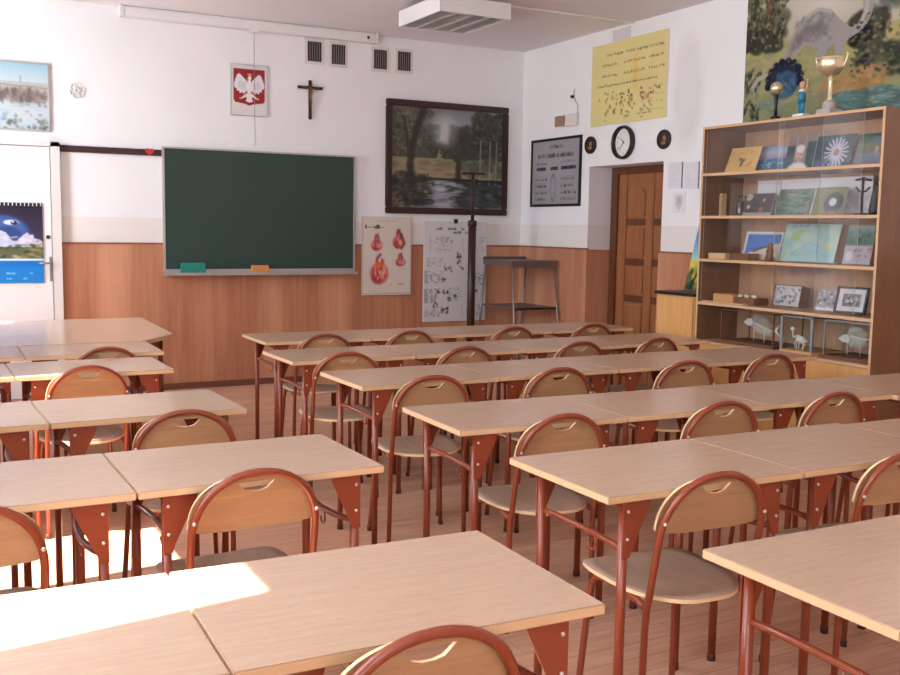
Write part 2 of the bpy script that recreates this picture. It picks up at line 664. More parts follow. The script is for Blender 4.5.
def text_mb(mb, txt, size, cx, cz, y, m=0):
    """adds flat lettering in local XZ facing -Y"""
    cu = bpy.data.curves.new('lettering', 'FONT')
    cu.body = txt
    cu.size = size
    cu.align_x = 'CENTER'
    cu.align_y = 'CENTER'
    cu.resolution_u = 2
    o = bpy.data.objects.new('lettering', cu)
    COL.objects.link(o)
    me = o.to_mesh()
    b = len(mb.v)
    for v in me.vertices:
        mb.v.append((cx + v.co.x, y, cz + v.co.y))
    for p in me.polygons:
        mb.face([b + i for i in p.vertices], m)
    o.to_mesh_clear()
    bpy.data.objects.remove(o)
    bpy.data.curves.remove(cu)


# ================================================================== SETTING
struct('floor', MB().box(XL, XR + 0.4, YB, YF, -0.05, 0), M['floor'], 'reddish brown board floor')
struct('ceiling', MB().box(XL - WTH, XR + 0.4, YB - 0.2, YF + 0.2, ZC, ZC + 0.1), M['ceiling'], 'greyish white ceiling')
struct('wall_front', MB().box(XL - 0.3, XR + 0.4, YF, YF + 0.2, 0, ZC), M['wall'], 'white front wall with the blackboard')
struct('wall_back', MB().box(XL - 0.3, XR + 0.4, YB - 0.2, YB, 0, ZC), M['wall'], 'white back wall')
RY0, RY1, RZ = 6.645, 7.69, 2.03        # door recess in the right wall
struct('wall_right', MB().box(XR, XR + 0.3, YB, RY0, 0, ZC).box(XR, XR + 0.3, RY1, YF, 0, ZC).box(XR, XR + 0.3, RY0, RY1, RZ, ZC), M['wall_stained'], 'white right wall with the door recess')
struct('wall_light_block', MB().box(XR + 0.36, XR + 0.4, YB, YF, 0, ZC), M['wall'], 'unseen wall added to block light behind the brown door')  # unseen slab added to stop outside light leaking past the door
wlm = MB()
ys = [YB] + [v for w in WIN for v in w] + [YF]
for i in range(0, len(ys), 2):
    wlm.box(XL - WTH, XL, ys[i], ys[i + 1], 0, ZC)
for a, b in WIN:
    wlm.box(XL - WTH, XL, a, b, 0, SILL).box(XL - WTH, XL, a, b, LINT, ZC)
struct('wall_left', wlm, M['wall'], 'white window wall on the left')
for i, (a, b) in enumerate(WIN):
    x0, x1 = XL - 0.14, XL - 0.08
    f = MB()
    t = 0.05
    f.box(x0, x1, a, b, SILL, SILL + t).box(x0, x1, a, b, LINT - 0.02, LINT)
    f.box(x0, x1, a, a + 0.02, SILL, LINT).box(x0, x1, b - 0.02, b, SILL, LINT)
    o = struct('window_%d' % (i + 1), f, M['white'], 'white framed window in the left wall')
    o['kind'] = 'structure'
    MB().box(x0 + 0.028, x0 + 0.032, a + 0.02, b - 0.02, SILL + t, LINT - 0.02).build('window_pane', M['winglass'], o)
    MB().box(XL - 0.08, XL + 0.12, a - 0.05, b + 0.05, SILL - 0.03, SILL).build('window_sill', M['white'], o)

# wood laminate wainscot with a thin cap, and baseboards
DX0, DX1, DZ = 0.10, 1.03, 2.07        # white door in the front wall
WT = 1.27
struct('trim_1', MB().box(1.07, XR, YF - 0.012, YF, 0.0, WT), M['wains'], 'wood laminate wainscot on the front wall')
struct('trim_2', MB().box(XR - 0.012, XR, RY1, YF - 0.012, 0.0, WT).box(XR - 0.012, XR + 0.26, RY1 - 0.012, RY1, 0, WT), M['wains'], 'wood laminate wainscot left of the brown door')
struct('trim_3', MB().box(XR - 0.012, XR, YB, RY0, 0.0, WT).box(XR - 0.012, XR + 0.26, RY0, RY0 + 0.012, 0, WT), M['wains'], 'wood laminate wainscot right of the brown door')
struct('trim_4', MB().box(1.07, XR - 0.02, YF - 0.02, YF, WT, WT + 0.014), M['trimwood'], 'thin brown cap on the front wainscot')
struct('trim_5', MB().box(XR - 0.02, XR, RY1 - 0.02, YF - 0.02, WT, WT + 0.014).box(XR - 0.02, XR, YB, RY0 + 0.02, WT, WT + 0.014), M['trimwood'], 'thin brown cap on the right wainscot')
struct('baseboard_front', MB().box(1.07, XR - 0.03, YF - 0.03, YF - 0.012, 0, 0.055), M['baseboard'], 'dark brown baseboard of the front wall')
struct('baseboard_right', MB().box(XR - 0.03, XR - 0.012, YB, RY0, 0, 0.055).box(XR - 0.03, XR - 0.012, RY1, YF - 0.03, 0, 0.055), M['baseboard'], 'dark brown baseboard of the right wall')
struct('trim_6', MB().box(4.10, XR, 7.10, 7.115, ZC - 0.012, ZC), M['offwhite'], 'thin cable strip running across the ceiling')

# white door, front wall
d1 = MB().box(DX0, DX1 - 0.035, YF - 0.055, YF, 0.004, DZ - 0.02)
d1.box(DX0, DX1 - 0.035, YF - 0.062, YF - 0.055, 0.004, 0.77)
d1 = struct('door_1', d1, M['white'], 'white painted door at the left end of the front wall', bevel=0.003)
MB().box(DX1 - 0.03, DX1 + 0.04, YF - 0.07, YF, 0, DZ + 0.02).box(DX0 - 0.07, DX0 - 0.005, YF - 0.07, YF, 0, DZ + 0.02).box(DX0 - 0.07, DX1 + 0.04, YF - 0.07, YF, DZ - 0.015, DZ + 0.02).build('door_frame', M['offwhite'], d1)
hn = MB().box(0.972, 0.992, YF - 0.062, YF - 0.055, 0.965, 1.165)
hn.tube([(0.982, YF - 0.06, 1.115), (0.982, YF - 0.11, 1.115), (0.97, YF - 0.113, 1.115), (0.885, YF - 0.113, 1.113)], 0.0085, 8)
hn.build('door_handle', M['steel'], d1)
MB().lathe([(0.017, 0), (0.017, 0.006), (0.012, 0.009)], (0, 0, 0), 16).build('keyhole', M['rubber'], d1)
k = d1.children[-1]
k.location = (0.967, YF - 0.055, 1.325)
k.rotation_euler = (R(90), 0, 0)

# brown panelled door in the recess of the right wall (local: x = width to the right seen from the room, facing -Y)
XD = 5.80
d2 = MB()
DWd, DHt = 0.90, 1.965
d2.box(-DWd / 2, DWd / 2, 0, 0.03, 0.0, DHt)
st, ml = 0.115, 0.10
rails = [0.0, 0.20, 0.80, 0.865, 1.135, 1.20, 1.50, 1.56, 1.86, DHt]
d2.box(-DWd / 2, -DWd / 2 + st, -0.012, 0, 0, DHt).box(DWd / 2 - st, DWd / 2, -0.012, 0, 0, DHt).box(-ml / 2, ml / 2, -0.012, 0, 0, DHt)
for z0, z1 in ((0, 0.16), (0.80, 0.865), (1.135, 1.20), (1.50, 1.56), (1.86, DHt)):
    mi = 0 if z0 in (0, 1.86) else 1  # middle rails take the dark wood: shading between panels put into colour
    d2.box(-DWd / 2 + st, -ml / 2, -0.004, 0, z0, z1, mi).box(ml / 2, DWd / 2 - st, -0.004, 0, z0, z1, mi)
d2 = struct('door_2', d2, [M['door'], M['doordark']], 'brown panelled wooden door in the right wall')
place(d2, (XD, 7.125, 0), R(-90))
for cx in (-(DWd / 2 - st + ml / 2) / 2 - 0.0, (DWd / 2 - st + ml / 2) / 2):
    pw = (DWd / 2 - st - ml / 2) / 2 - 0.022
    for z0, z1 in ((0.16, 0.80), (0.865, 1.135), (1.20, 1.50), (1.56, 1.86)):
        pm = MB()
        top = [(-pw, z1 - 0.03 - z0 - 0.03), (0, z1 - z0 - 0.045), (pw, z1 - 0.03 - z0 - 0.03)]
        if z1 > 1.8:
            top = [(pw * math.cos(math.pi * (8 - i) / 8), z1 - z0 - 0.10 + 0.055 * math.sin(math.pi * i / 8)) for i in range(9)]
        else:
            top = [(-pw, z1 - z0 - 0.05), (pw, z1 - z0 - 0.05)]
        pm.plate([(-pw, 0)] + top + [(pw, 0)], lambda a, b, t: (cx + a, -t, z0 + 0.025 + b), 0.014)
        pm.build('door_panel', M['door'], d2, bevel=0.0)
fr = MB().box(-0.545, -0.455, -0.03, 0.03, 0, 2.03).box(0.455, 0.52, -0.03, 0.03, 0, 2.03).box(-0.455, 0.455, -0.03, 0.03, DHt + 0.003, 2.03)
fr.build('door_frame', M['doordark'], d2)


# ================================================================== SCHOOL DESK
DW, DD, DT = 0.695, 0.50, 0.76


def make_desk():
    root = thing('school_desk', 'desk', 'desk')
    t = MB().box(0, DW, 0, DD, DT - 0.021, DT, 1, zp=0, zn=0)
    t.build('tabletop', [M['desktop'], M['edge']], root, bevel=0.0022)
    for xs in (0.078, DW - 0.078):
        sg = 1 if xs < 0.3 else -1
        MB().tube([(xs, 0.035, 0.7235), (xs, 0.434, 0.7235)], 0.0115, 8).build('side_rail', M['frame'], root)
        n = 9
        bar = []
        for i in range(n):
            q = i / (n - 1)
            bow = math.sin(math.pi * q)
            bar.append((xs + sg * 0.03 * bow ** 0.7, 0.432 - q * 0.395, 0.608 - 0.010 * q - 0.008 * bow))
        MB().tube(bar, 0.0095, 8).build('crossbar', M['frame'], root)
        hk = [(xs + sg * 0.028, 0.20, 0.59), (xs + sg * 0.028, 0.195, 0.565)]
        hk += [(xs + sg * 0.028, 0.213 + 0.018 * math.cos(a), 0.565 + 0.018 * math.sin(a)) for a in [math.pi + math.pi * i / 8 for i in range(1, 9)]]
        MB().tube(hk, 0.003, 6).build('bag_hook', M['frame'], root)
        for yl in (0.037, 0.432):
            lg = MB().tube([(xs, yl, 0.012), (xs, yl, 0.725)], 0.0135, 12).build('leg', M['frame'], root)
            MB().lathe([(0.0148, 0), (0.0148, 0.022), (0.0135, 0.025)], (xs, yl, 0), 12).build('foot_cap', M['foot'], lg)
            yo = yl - 0.0165 if yl < 0.2 else yl + 0.0125
            g = MB().plate([(xs - sg * 0.012, 0.738), (xs + sg * 0.080, 0.738), (xs + sg * 0.076, 0.722), (xs + sg * 0.018, 0.60), (xs + sg * 0.012, 0.58), (xs - sg * 0.012, 0.58)],
                           lambda a, b, tt: (a, yo + tt, b), 0.004).build('gusset_plate', M['frame'], root)
            for zb in (0.708, 0.632):
                y2 = yo - 0.004 if yl < 0.2 else yo + 0.004
                MB().ball((xs + sg * 0.002, y2 + 0.002, zb), (0.005, 0.004, 0.005), 8).build('bolt', M['bolt'], g)
    return root


ORD = ['first', 'second', 'third', 'fourth']
ROWS = [  # key, x of the left end, y of the near edge, turn (deg), seat numbers, row word, block
    ('R1', 1.812, 5.719, -0.45, (0, 1, 2, 3), 'front', 'right'), ('R2', 1.675, 4.837, 0.45, (0, 1, 2, 3), 'second', 'right'),
    ('R3', 1.687, 3.966, 0.85, (0, 1, 2, 3), 'third', 'right'), ('R4', 1.619, 2.957, -1.9, (0, 1, 2, 3), 'fourth', 'right'),
    ('R5', 1.560, 2.045, -0.35, (0, 1, 2), 'fifth', 'right'), ('R6', 1.491, 1.117, 0.1, (0,), 'nearest', 'right'),
    ('L5', 1.177, 5.492, -0.6, (-1, -2), 'front', 'left'), ('L4', 1.074, 4.802, 0.7, (-1, -2), 'second', 'left'),
    ('L3', 1.088, 3.654, 1.9, (-1, -2), 'third', 'left'), ('L2', 1.182, 2.605, 0.7, (-1, -2), 'fourth', 'left'),
    ('L1', 1.108, 1.446, -1.3, (-1, -2), 'nearest', 'left'),
]
desk0 = make_desk()
first = True
for key, x0, y0, dg, ks, word, blk in ROWS:
    a = R(dg)
    for k in ks:
        o = desk0 if first else copy_tree(desk0)
        first = False
        jy = {('R5', 2): -0.03, ('R4', 3): -0.02, ('R4', 2): 0.012, ('R3', 1): 0.006, ('R3', 3): -0.01, ('R2', 2): -0.012, ('R1', 2): 0.01}.get((key, k), 0)
        pw = 0.7 * (0.968 if key == 'R1' else 1.0)
        o.scale = (pw / 0.7, 1, 1)
        o.location = (x0 + math.cos(a) * pw * k - math.sin(a) * jy + 0.0025, y0 + math.sin(a) * pw * k + jy, 0)
        o.rotation_euler = (0, 0, a)
        pos = ORD[k] + ' from the aisle' if k >= 0 else ('on the aisle' if k == -1 else 'on the window side')
        row = word + ' row'
        o['label'] = 'pale-topped school desk, %s, %s from the blackboard, %s block' % (pos, row, blk) if word not in ('nearest', 'front') else (
            'pale-topped school desk, %s, row %s, %s block' % (pos, 'nearest the camera' if word == 'nearest' else 'closest to the blackboard', blk))
        o['group'] = 'single school desks'


# ================================================================== SCHOOL CHAIR  (origin on the floor under the hoop, facing +Y)
def hoop_xz(s):
    """half-hoop outline from the seat up: s in 0..1 from left shoulder over the top to the right"""
    a = math.pi * (1 - s)
    c, q = math.cos(a), math.sin(a)
    x = 0.174 * math.copysign(abs(c) ** 0.93, c)
    z = 0.620 + 0.176 * abs(q) ** 0.93
    return x, z


LEAN = 0.07 / 0.355


def make_chair():
    root = thing('school_chair', 'chair', 'chair')
    path = []
    for z, dx in ((0.012, 0.006), (0.20, 0.003), (0.36, 0.0), (0.42, 0.0)):
        path.append((-0.174 - dx, 0.012 if z < 0.4 else 0.006, z))
    path += [(-0.174, -LEAN * (z - 0.44), z) for z in (0.46, 0.52, 0.58)]
    for i in range(21):
        x, z = hoop_xz(i / 20)
        path.append((x, -LEAN * (z - 0.44), z))
    path += [(0.174, -LEAN * (z - 0.44), z) for z in (0.58, 0.52, 0.46)]
    for z, dx in ((0.42, 0.0), (0.36, 0.0), (0.20, 0.003), (0.012, 0.006)):
        path.append((0.174 + dx, 0.012 if z < 0.4 else 0.006, z))
    bf = MB().tube(path, 0.0105, 10).build('back_frame', M['frame'], root)
    for s in (-1, 1):
        MB().lathe([(0.0118, 0), (0.0118, 0.022), (0.0105, 0.025)], (s * 0.180, 0.012, 0), 10).build('foot_cap', M['foot'], bf)
    # plywood backrest with a hand slot, just in front of the hoop
    out = []
    for i in range(25):
        a = math.pi * (1 - i / 24)
        c, q = math.cos(a), math.sin(a)
        out.append((0.180 * math.copysign(abs(c) ** 0.72, c), 0.650 + 0.138 * abs(q) ** 0.85))
    out += [(0.174, 0.644), (0.158, 0.636), (0.09, 0.631), (-0.09, 0.631), (-0.158, 0.636), (-0.174, 0.644)]
    slot = [(-0.052, 0.767), (0.052, 0.767), (0.047, 0.761), (0.03, 0.744), (0.012, 0.739), (-0.012, 0.739), (-0.03, 0.744), (-0.047, 0.761)][::-1]
    fn = lambda a, b, t: (a, 0.012 - LEAN * (b - 0.44) + t + 0.10 * a * a, b)
    back = MB().plate(out, fn, 0.0095, [slot], 0, 1).build('backrest', [M['plywood'], M['plyedge']], root)
    for s in (-1, 1):
        MB().ball((s * 0.170, -LEAN * (0.672 - 0.44) - 0.0105, 0.672), (0.006, 0.005, 0.006), 8).build('bolt', M['bolt'], back)
    # seat: rounded plywood shell with a dropped front lip
    mb = MB()
    nr, na = 7, 40
    for top in (1, 0):
        b = len(mb.v)
        for i in range(nr):
            q = (i + 0.0) / (nr - 1)
            for j in range(na):
                a = 2 * math.pi * j / na
                c, s_ = math.cos(a), math.sin(a)
                p = 0.55
                x = 0.192 * math.copysign(abs(c) ** p, c) * q
                y = 0.225 * math.copysign(abs(s_) ** p, s_) * q
                if y < 0:
                    x *= 1 - 0.34 * (abs(y) / 0.225) ** 2.0
                z = 0.4525 - 0.010 * (1 - min(1, (x / 0.19) ** 2 + (y / 0.2) ** 2)) - (0.02 * max(0, (y - 0.14) / 0.085) ** 2) - 0.004 * max(0, -y / 0.2)
                mb.v.append((x, 0.168 + y, z - (0 if top else 0.011)))
        for i in range(nr - 1):
            for j in range(na):
                qd = (b + i * na + j, b + i * na + (j + 1) % na, b + (i + 1) * na + (j + 1) % na, b + (i + 1) * na + j)
                mb.face(qd if top else qd[::-1], 0, True)
    n1 = nr * na
    for j in range(na):
        o1 = (nr - 1) * na
        mb.face((o1 + j, o1 + (j + 1) % na, n1 + o1 + (j + 1) % na, n1 + o1 + j), 1, False)
    mb.build('seat', [M['seat'], M['plyedge']], root, fix=False)
    for s in (-1, 1):
        p = [(s * 0.174, 0.012, 0.418), (s * 0.17, 0.06, 0.427), (s * 0.155, 0.16, 0.427), (s * 0.153, 0.25, 0.424)]
        p += [(s * 0.154, 0.285, 0.416), (s * 0.157, 0.302, 0.395), (s * 0.160, 0.310, 0.36), (s * 0.172, 0.325, 0.15), (s * 0.18, 0.335, 0.012)]
        lg = MB().tube(p, 0.0105, 10).build('leg', M['frame'], root)
        MB().lathe([(0.0118, 0), (0.0118, 0.022), (0.0105, 0.025)], (s * 0.18, 0.335, 0), 10).build('foot_cap', M['foot'], lg)
    MB().tube([(-0.156, 0.14, 0.425), (0.156, 0.14, 0.425)], 0.009, 8).build('stretcher', M['frame'], root)
    return root


ROWY = {r[0]: r for r in ROWS}
CH = {'R1': [(2.181, 5.672), (2.755, 5.674), (3.513, 5.672), (4.161, 5.674)], 'R2': [(1.970, 4.790), (2.668, 4.790), (3.428, 4.790), (4.006, 4.790)],
      'R3': [(2.010, 3.889), (2.681, 3.894), (3.435, 3.868), (4.077, 3.922)], 'R4': [(2.012, 2.885), (2.742, 2.862), (3.340, 2.850), (3.99, 2.83)],
      'R5': [(1.908, 2.000), (2.640, 1.965)], 'L1': [(0.720, 1.385)], 'L2': [(0.783, 2.540), (0.075, 2.485)], 'L3': [(0.822, 3.477)], 'L4': [(0.675, 4.742)], 'L5': [(0.873, 5.440)]}
CROT = {('R1', 0): -4, ('R2', 0): -8, ('R2', 1): -3, ('R3', 0): -8, ('R4', 0): -3, ('R3', 1): -4, ('R3', 2): -4, ('R4', 1): -3, ('R5', 0): -3, ('R5', 1): -5, ('L2', 0): 2, ('L3', 0): -4, ('R2', 3): 4, ('L4', 0): 2}
chair0 = make_chair()
first = True
for key, lst in CH.items():
    word, blk = ROWY[key][5], ROWY[key][6]
    for i, (x, y) in enumerate(lst):
        o = chair0 if first else copy_tree(chair0)
        first = False
        o.location = (x, y + 0.07, 0)
        o.rotation_euler = (0, 0, R(CROT.get((key, i), 0)))
        if blk == 'right':
            pos = ORD[i] + ' desk from the aisle'
        else:
            pos = 'aisle desk' if i == 0 else 'window-side desk'
        row = 'row nearest the camera' if word == 'nearest' else ('front row' if word == 'front' else word + ' row')
        o['label'] = 'arched-back wooden chair at the %s, %s, %s block' % (pos, row, blk)
        o['group'] = 'arched-back school chairs'

# ================================================================== TEACHER'S TABLE
t = thing('teacher_table', 'wide beech table at the front left, before the white door', 'table', (0.10, 6.36, 0))
top = [(0, -0.335), (1.075, -0.325), (1.32, 0.01), (1.355, 1.20), (0, 1.17)]
MB().plate(top, lambda a, b, tt: (a, b, 0.735 + tt), 0.025, me=1).build('tabletop', [M['tabletop'], M['edge']], t)
for x, y in ((0.06, -0.27), (1.02, -0.25), (0.06, 1.10), (1.28, 1.12), (1.25, 0.06)):
    MB().tube([(x, y, 0), (x, y, 0.735)], 0.016, 12).build('leg', M['frame'], t)
for y in (0.05, 1.05):
    MB().box(0.07, 1.25, y, y + 0.02, 0.67, 0.735).build('apron', M['frame'], t)

# ================================================================== BLACKBOARD AND ITS TRAY
bx0, bx1, bz0, bz1 = 1.898, 3.672, 1.035, 2.105
t = thing('blackboard', 'wide dark green blackboard in an aluminium frame on the front wall', 'blackboard', ((bx0 + bx1) / 2, YF - 0.012, bz0))
w, h = bx1 - bx0, bz1 - bz0
MB().box(-w / 2 + 0.012, w / 2 - 0.012, -0.022, 0, 0.012, h - 0.012).build('writing_surface', M['board'], t)
MB().box(-w / 2, w / 2, -0.03, 0, h - 0.014, h).box(-w / 2, w / 2, -0.03, 0, 0, 0.022).box(-w / 2, -w / 2 + 0.016, -0.03, 0, 0.022, h - 0.014).box(w / 2 - 0.016, w / 2, -0.03, 0, 0.022, h - 0.014).build('frame', M['alu'], t)
MB().box(-w / 2, w / 2, -0.105, -0.03, -0.03, -0.022).box(-w / 2, w / 2, -0.105, -0.10, -0.022, -0.006).box(-w / 2, w / 2, -0.03, -0.025, -0.03, 0.0).build('chalk_tray', M['alu'], t)
tz = bz0 - 0.022
for nm, lab, x, ww, hh, mt in (('blackboard_sponge', 'teal block sponge standing on the blackboard tray', 2.138, 0.21, 0.10, 'teal'), ('blackboard_sponge', 'tan block sponge standing on the blackboard tray', 2.737, 0.155, 0.078, 'tan')):
    o = MB().box(-ww / 2, ww / 2, -0.025, 0.025, 0, hh).build(nm, M[mt], bevel=0.006)
    tag(place(o, (x, YF - 0.078, tz)), lab, 'sponge', 'blackboard sponges')

# ================================================================== FRONT WALL
FW = YF


def onfront(o, x, z, dy=0.0):
    return place(o, (x, FW - dy, z), 0)


def onright(o, y, z, dx=0.0):
    return place(o, (XR - dx, y, z), R(-90))


# projector screen case
t = thing('projector_screen_case', 'long white roll-up screen case under the ceiling', 'screen case', (2.74, YF, 3.185))
MB().box(-1.15, 1.10, -0.10, -0.004, -0.042, 0.042).build('case', M['white'], t, bevel=0.008)
for x in (-1.18, 1.10):
    MB().box(x, x + 0.033, -0.105, -0.002, -0.045, 0.045).build('end_cap', M['offwhite'], t, bevel=0.004)
MB().ball((1.03, -0.102, 0.0), (0.014, 0.006, 0.014), 10).build('screw', M['rubber'], t)
MB().box(-0.075, -0.005, -0.09, -0.03, -0.062, -0.042).build('cord_guide', M['white'], t)
MB().tube([(-0.04, -0.06, -0.06), (-0.038, -0.055, -0.6), (-0.032, -0.05, -1.02)], 0.0022, 6).build('pull_cord', M['steel'], t)
MB().lathe([(0.004, 0), (0.007, 0.01), (0.007, 0.02), (0.003, 0.028)], (-0.032, -0.05, -1.045), 8).build('cord_bell', M['offwhite'], t)

# wetland picture (top left)
cv = Canvas(72, 56, (186, 204, 212))
cv.grad(0, .28, (150, 186, 204), (184, 200, 206)).grad(.28, .5, (176, 178, 172), (160, 156, 150)).grad(.5, 1, (184, 198, 202), (176, 192, 202))
cv.line([(.0, .32), (.5, .33), (1, .36)], .010, (130, 122, 118), .7)
cv.ell(.78, .50, .26, .14, (128, 114, 108), .9, 0, .6)
cv.dabs(120, .55, .40, .98, .62, [(112, 98, 94), (90, 80, 80), (134, 118, 108), (146, 134, 124)], .014, .05, .6, .2)
cv.dabs(60, .60, .74, 1, 1, [(96, 108, 88), (120, 132, 110), (78, 88, 72), (196, 202, 198)], .02, .03, .6)
cv.dabs(24, .45, .60, 1, .78, [(160, 178, 180), (190, 196, 196)], .07, .015, .6, .1)
cv.dabs(14, .45, .72, .62, .98, [(150, 182, 204), (166, 190, 206)], .06, .04, .6)
cv.poly([(.50, .46), (.54, .52), (.60, .44), (.55, .57), (.51, .54)], (30, 26, 28))
cv.line([(.76, .20), (.765, .30)], .006, (130, 130, 130), .6)
t = thing('wetland_picture', 'framed pale marsh photograph above the white door', 'picture', (0.575, YF - 0.004, 2.445))
picture('print', cv, 0.85, 0.52, 0.006, None, t).location = (0, -0.008, 0)
frame_mb(0.85, 0.52, 0.012, 0.02).build('frame', M['alu'], t)

# flower ornament
mb = MB()
for i in range(6):
    a = math.pi / 3 * i + 0.3
    mb.tube([(0.036 * math.cos(a) + 0.026 * math.cos(b), -0.008, 0.036 * math.sin(a) + 0.026 * math.sin(b)) for b in [2 * math.pi * q / 12 for q in range(12)]], 0.0045, 6, closed=True)
mb.tube([(0.018 * math.cos(b), -0.012, 0.018 * math.sin(b)) for b in [2 * math.pi * q / 12 for q in range(12)]], 0.006, 6, closed=True)
tag(onfront(mb.build('flower_ornament', M['offwhite']), 1.226, 2.52), 'small silver wire flower on the wall beside the marsh picture', 'ornament')

# magnetic strip and red heart
o = MB().box(1.072, 1.893, YF - 0.022, YF, 2.022, 2.074).build('magnetic_strip', M['darkbrown'], bevel=0.002)
tag(o, 'dark brown wall strip between the white door and the blackboard', 'strip')
hp = []
for i in range(28):
    a = 2 * math.pi * i / 28
    hp.append((0.0022 * 16 * math.sin(a) ** 3, 0.0022 * (13 * math.cos(a) - 5 * math.cos(2 * a) - 2 * math.cos(3 * a) - math.cos(4 * a))))
o = MB().plate(hp, lambda a, b, t: (a, -t, b), 0.01).build('heart_magnet', M['red'])
tag(onfront(o, 1.795, 2.055, 0.022), 'small red heart magnet on the dark wall strip', 'magnet')

# national emblem: white crowned eagle on a red shield, on a pale sheet
cv = Canvas(70, 96, (214, 212, 212))
sh = [(.07, .08), (.93, .08), (.93, .70), (.90, .745), (.62, .775), (.50, .81), (.38, .775), (.10, .745), (.07, .70)]
cv.poly(sh, (152, 42, 46))
EG = lambda L: [((x - .5) * 1.16 + .5, (y - .45) * 1.1 + .45) for x, y in L]
wing = [(.44, .33), (.34, .25), (.27, .20), (.22, .22), (.17, .30), (.135, .40), (.15, .46), (.20, .47), (.20, .52), (.26, .51), (.27, .56), (.34, .53), (.36, .57), (.44, .50)]
for mir in (0, 1):
    q = [(x if not mir else 1 - x, y) for x, y in wing]
    cv.poly(EG(q), (222, 222, 228))
    for k in range(4):
        x0 = .24 + .05 * k
        l_ = [(x0, .33 + .01 * k), (x0 - .03, .45 + .015 * k)]
        cv.line([(x if not mir else 1 - x, y) for x, y in l_], .008, (168, 166, 182), .8)
    lg = [(.44, .55), (.36, .60), (.27, .655), (.24, .67), (.30, .675), (.40, .635), (.47, .60)]
    cv.poly([(x if not mir else 1 - x, y) for x, y in lg], (222, 218, 214))
    cv.ell(.26 if not mir else .74, .665, .045, .022, (214, 176, 120))
cv.ell(.5, .43, .095, .17, (230, 228, 232))
cv.ell(.5, .63, .09, .085, (224, 222, 226)).poly([(.45, .62), (.55, .62), (.60, .72), (.5, .745), (.40, .72)], (226, 222, 220))
cv.ell(.515, .255, .055, .05, (232, 230, 232)).poly([(.46, .26), (.41, .275), (.46, .285)], (206, 168, 110))
cv.poly([(.46, .205), (.455, .17), (.485, .185), (.515, .16), (.545, .185), (.575, .17), (.57, .205)], (214, 176, 120))
t = thing('national_emblem', 'red shield with a white crowned eagle on a pale sheet', 'emblem', (2.668, YF - 0.002, 2.632))
picture('emblem_sheet', cv, 0.325, 0.435, 0.008, None, t).location = (0, -0.01, 0)
frame_mb(0.325, 0.435, 0.004, 0.014).build('edge_trim', M['alu'], t)

# crucifix
t = thing('crucifix', 'dark wooden crucifix on the wall above the blackboard', 'crucifix', (3.236, YF - 0.001, 2.70))
MB().box(-0.013, 0.013, -0.02, 0, -0.285, 0.065).box(-0.118, 0.118, -0.02, 0, -0.014, 0.012).build('cross', M['darkbrown'], t, bevel=0.002)
fg = MB()
fg.tube([(0, -0.026, 0.01), (0.003, -0.03, -0.04), (-0.004, -0.03, -0.09), (0.004, -0.032, -0.13), (0, -0.026, -0.175)], [0.008, 0.013, 0.010, 0.009, 0.006], 8)
fg.tube([(-0.085, -0.025, 0.004), (-0.04, -0.027, -0.006), (0, -0.028, -0.012), (0.04, -0.027, -0.006), (0.085, -0.025, 0.004)], 0.005, 6)
fg.ball((0.004, -0.031, 0.022), 0.011, 8)
fg.build('figure', M['brownwood'], t)

# vents
for i, (x, z) in enumerate(((3.280, 3.025), (3.513, 3.02), (3.934, 3.014), (4.182, 3.02))):
    t = thing('wall_vent', ('%s of the four square wall vents under the ceiling, counted from the left' % ORD[i]), 'vent', (x, YF - 0.001, z), 0, 'wall vents')
    MB().box(-0.092, 0.092, -0.006, 0, -0.115, 0.115).build('plate', M['offwhite'], t, bevel=0.002)
    MB().box(-0.066, 0.066, -0.0075, -0.006, -0.088, 0.088).build('opening', M['dim'], t)
    g = MB()
    for k in range(5):
        xx = -0.045 + 0.0225 * k
        g.box(xx - 0.003, xx + 0.003, -0.011, -0.0075, -0.088, 0.088)
    g.build('grille', M['steel'], t)

# landscape painting
cv = Canvas(180, 138, (70, 70, 60))
cv.grad(0, .45, (120, 126, 132), (96, 100, 98))
cv.ell(.48, .20, .16, .20, (176, 182, 190), .9, 0, .8).ell(.62, .12, .16, .12, (138, 148, 164), .8, 0, .9).ell(.44, .28, .08, .08, (190, 192, 194), .7, 0, .9)
cv.dabs(240, 0, 0, .34, .48, [(70, 68, 54), (92, 88, 68), (56, 58, 48), (104, 100, 80)], .035, .03, .6)
cv.dabs(120, .22, .18, .42, .48, [(72, 78, 66), (60, 68, 56), (92, 98, 84)], .03, .035, .6)
cv.dabs(160, .52, .18, .75, .50, [(58, 66, 56), (72, 80, 70), (48, 56, 48)], .03, .05, .6)
cv.dabs(260, .74, .02, 1.0, .60, [(52, 56, 46), (66, 70, 52), (40, 44, 38), (78, 78, 56)], .035, .04, .65)
cv.dabs(60, .34, .38, .78, .50, [(54, 62, 46), (66, 74, 54)], .04, .035, .7)
cv.grad(.50, .56, (140, 134, 90), (150, 138, 96)).grad(.56, .70, (144, 128, 88), (160, 138, 100))
cv.dabs(90, 0, .50, 1, .66, [(150, 140, 94), (128, 118, 76), (112, 110, 74), (166, 146, 104), (146, 112, 78)], .05, .022, .6, .1)
cv.poly([(.39, .50), (.42, .40), (.45, .50)], (150, 146, 118), .8)
cv.dabs(80, .58, .50, 1, .66, [(96, 104, 76), (80, 90, 66)], .04, .03, .55)
cv.grad(.70, 1, (104, 108, 116), (122, 126, 138))
cv.dabs(50, .34, .72, .62, 1, [(150, 154, 166), (178, 180, 190), (120, 124, 136)], .10, .018, .7, .12)
cv.dabs(140, .52, .70, 1, .98, [(36, 42, 40), (52, 58, 58), (70, 78, 80)], .06, .03, .6, .15)
cv.dabs(60, .60, .80, .98, .98, [(78, 86, 92), (54, 60, 64)], .05, .015, .6, .1)
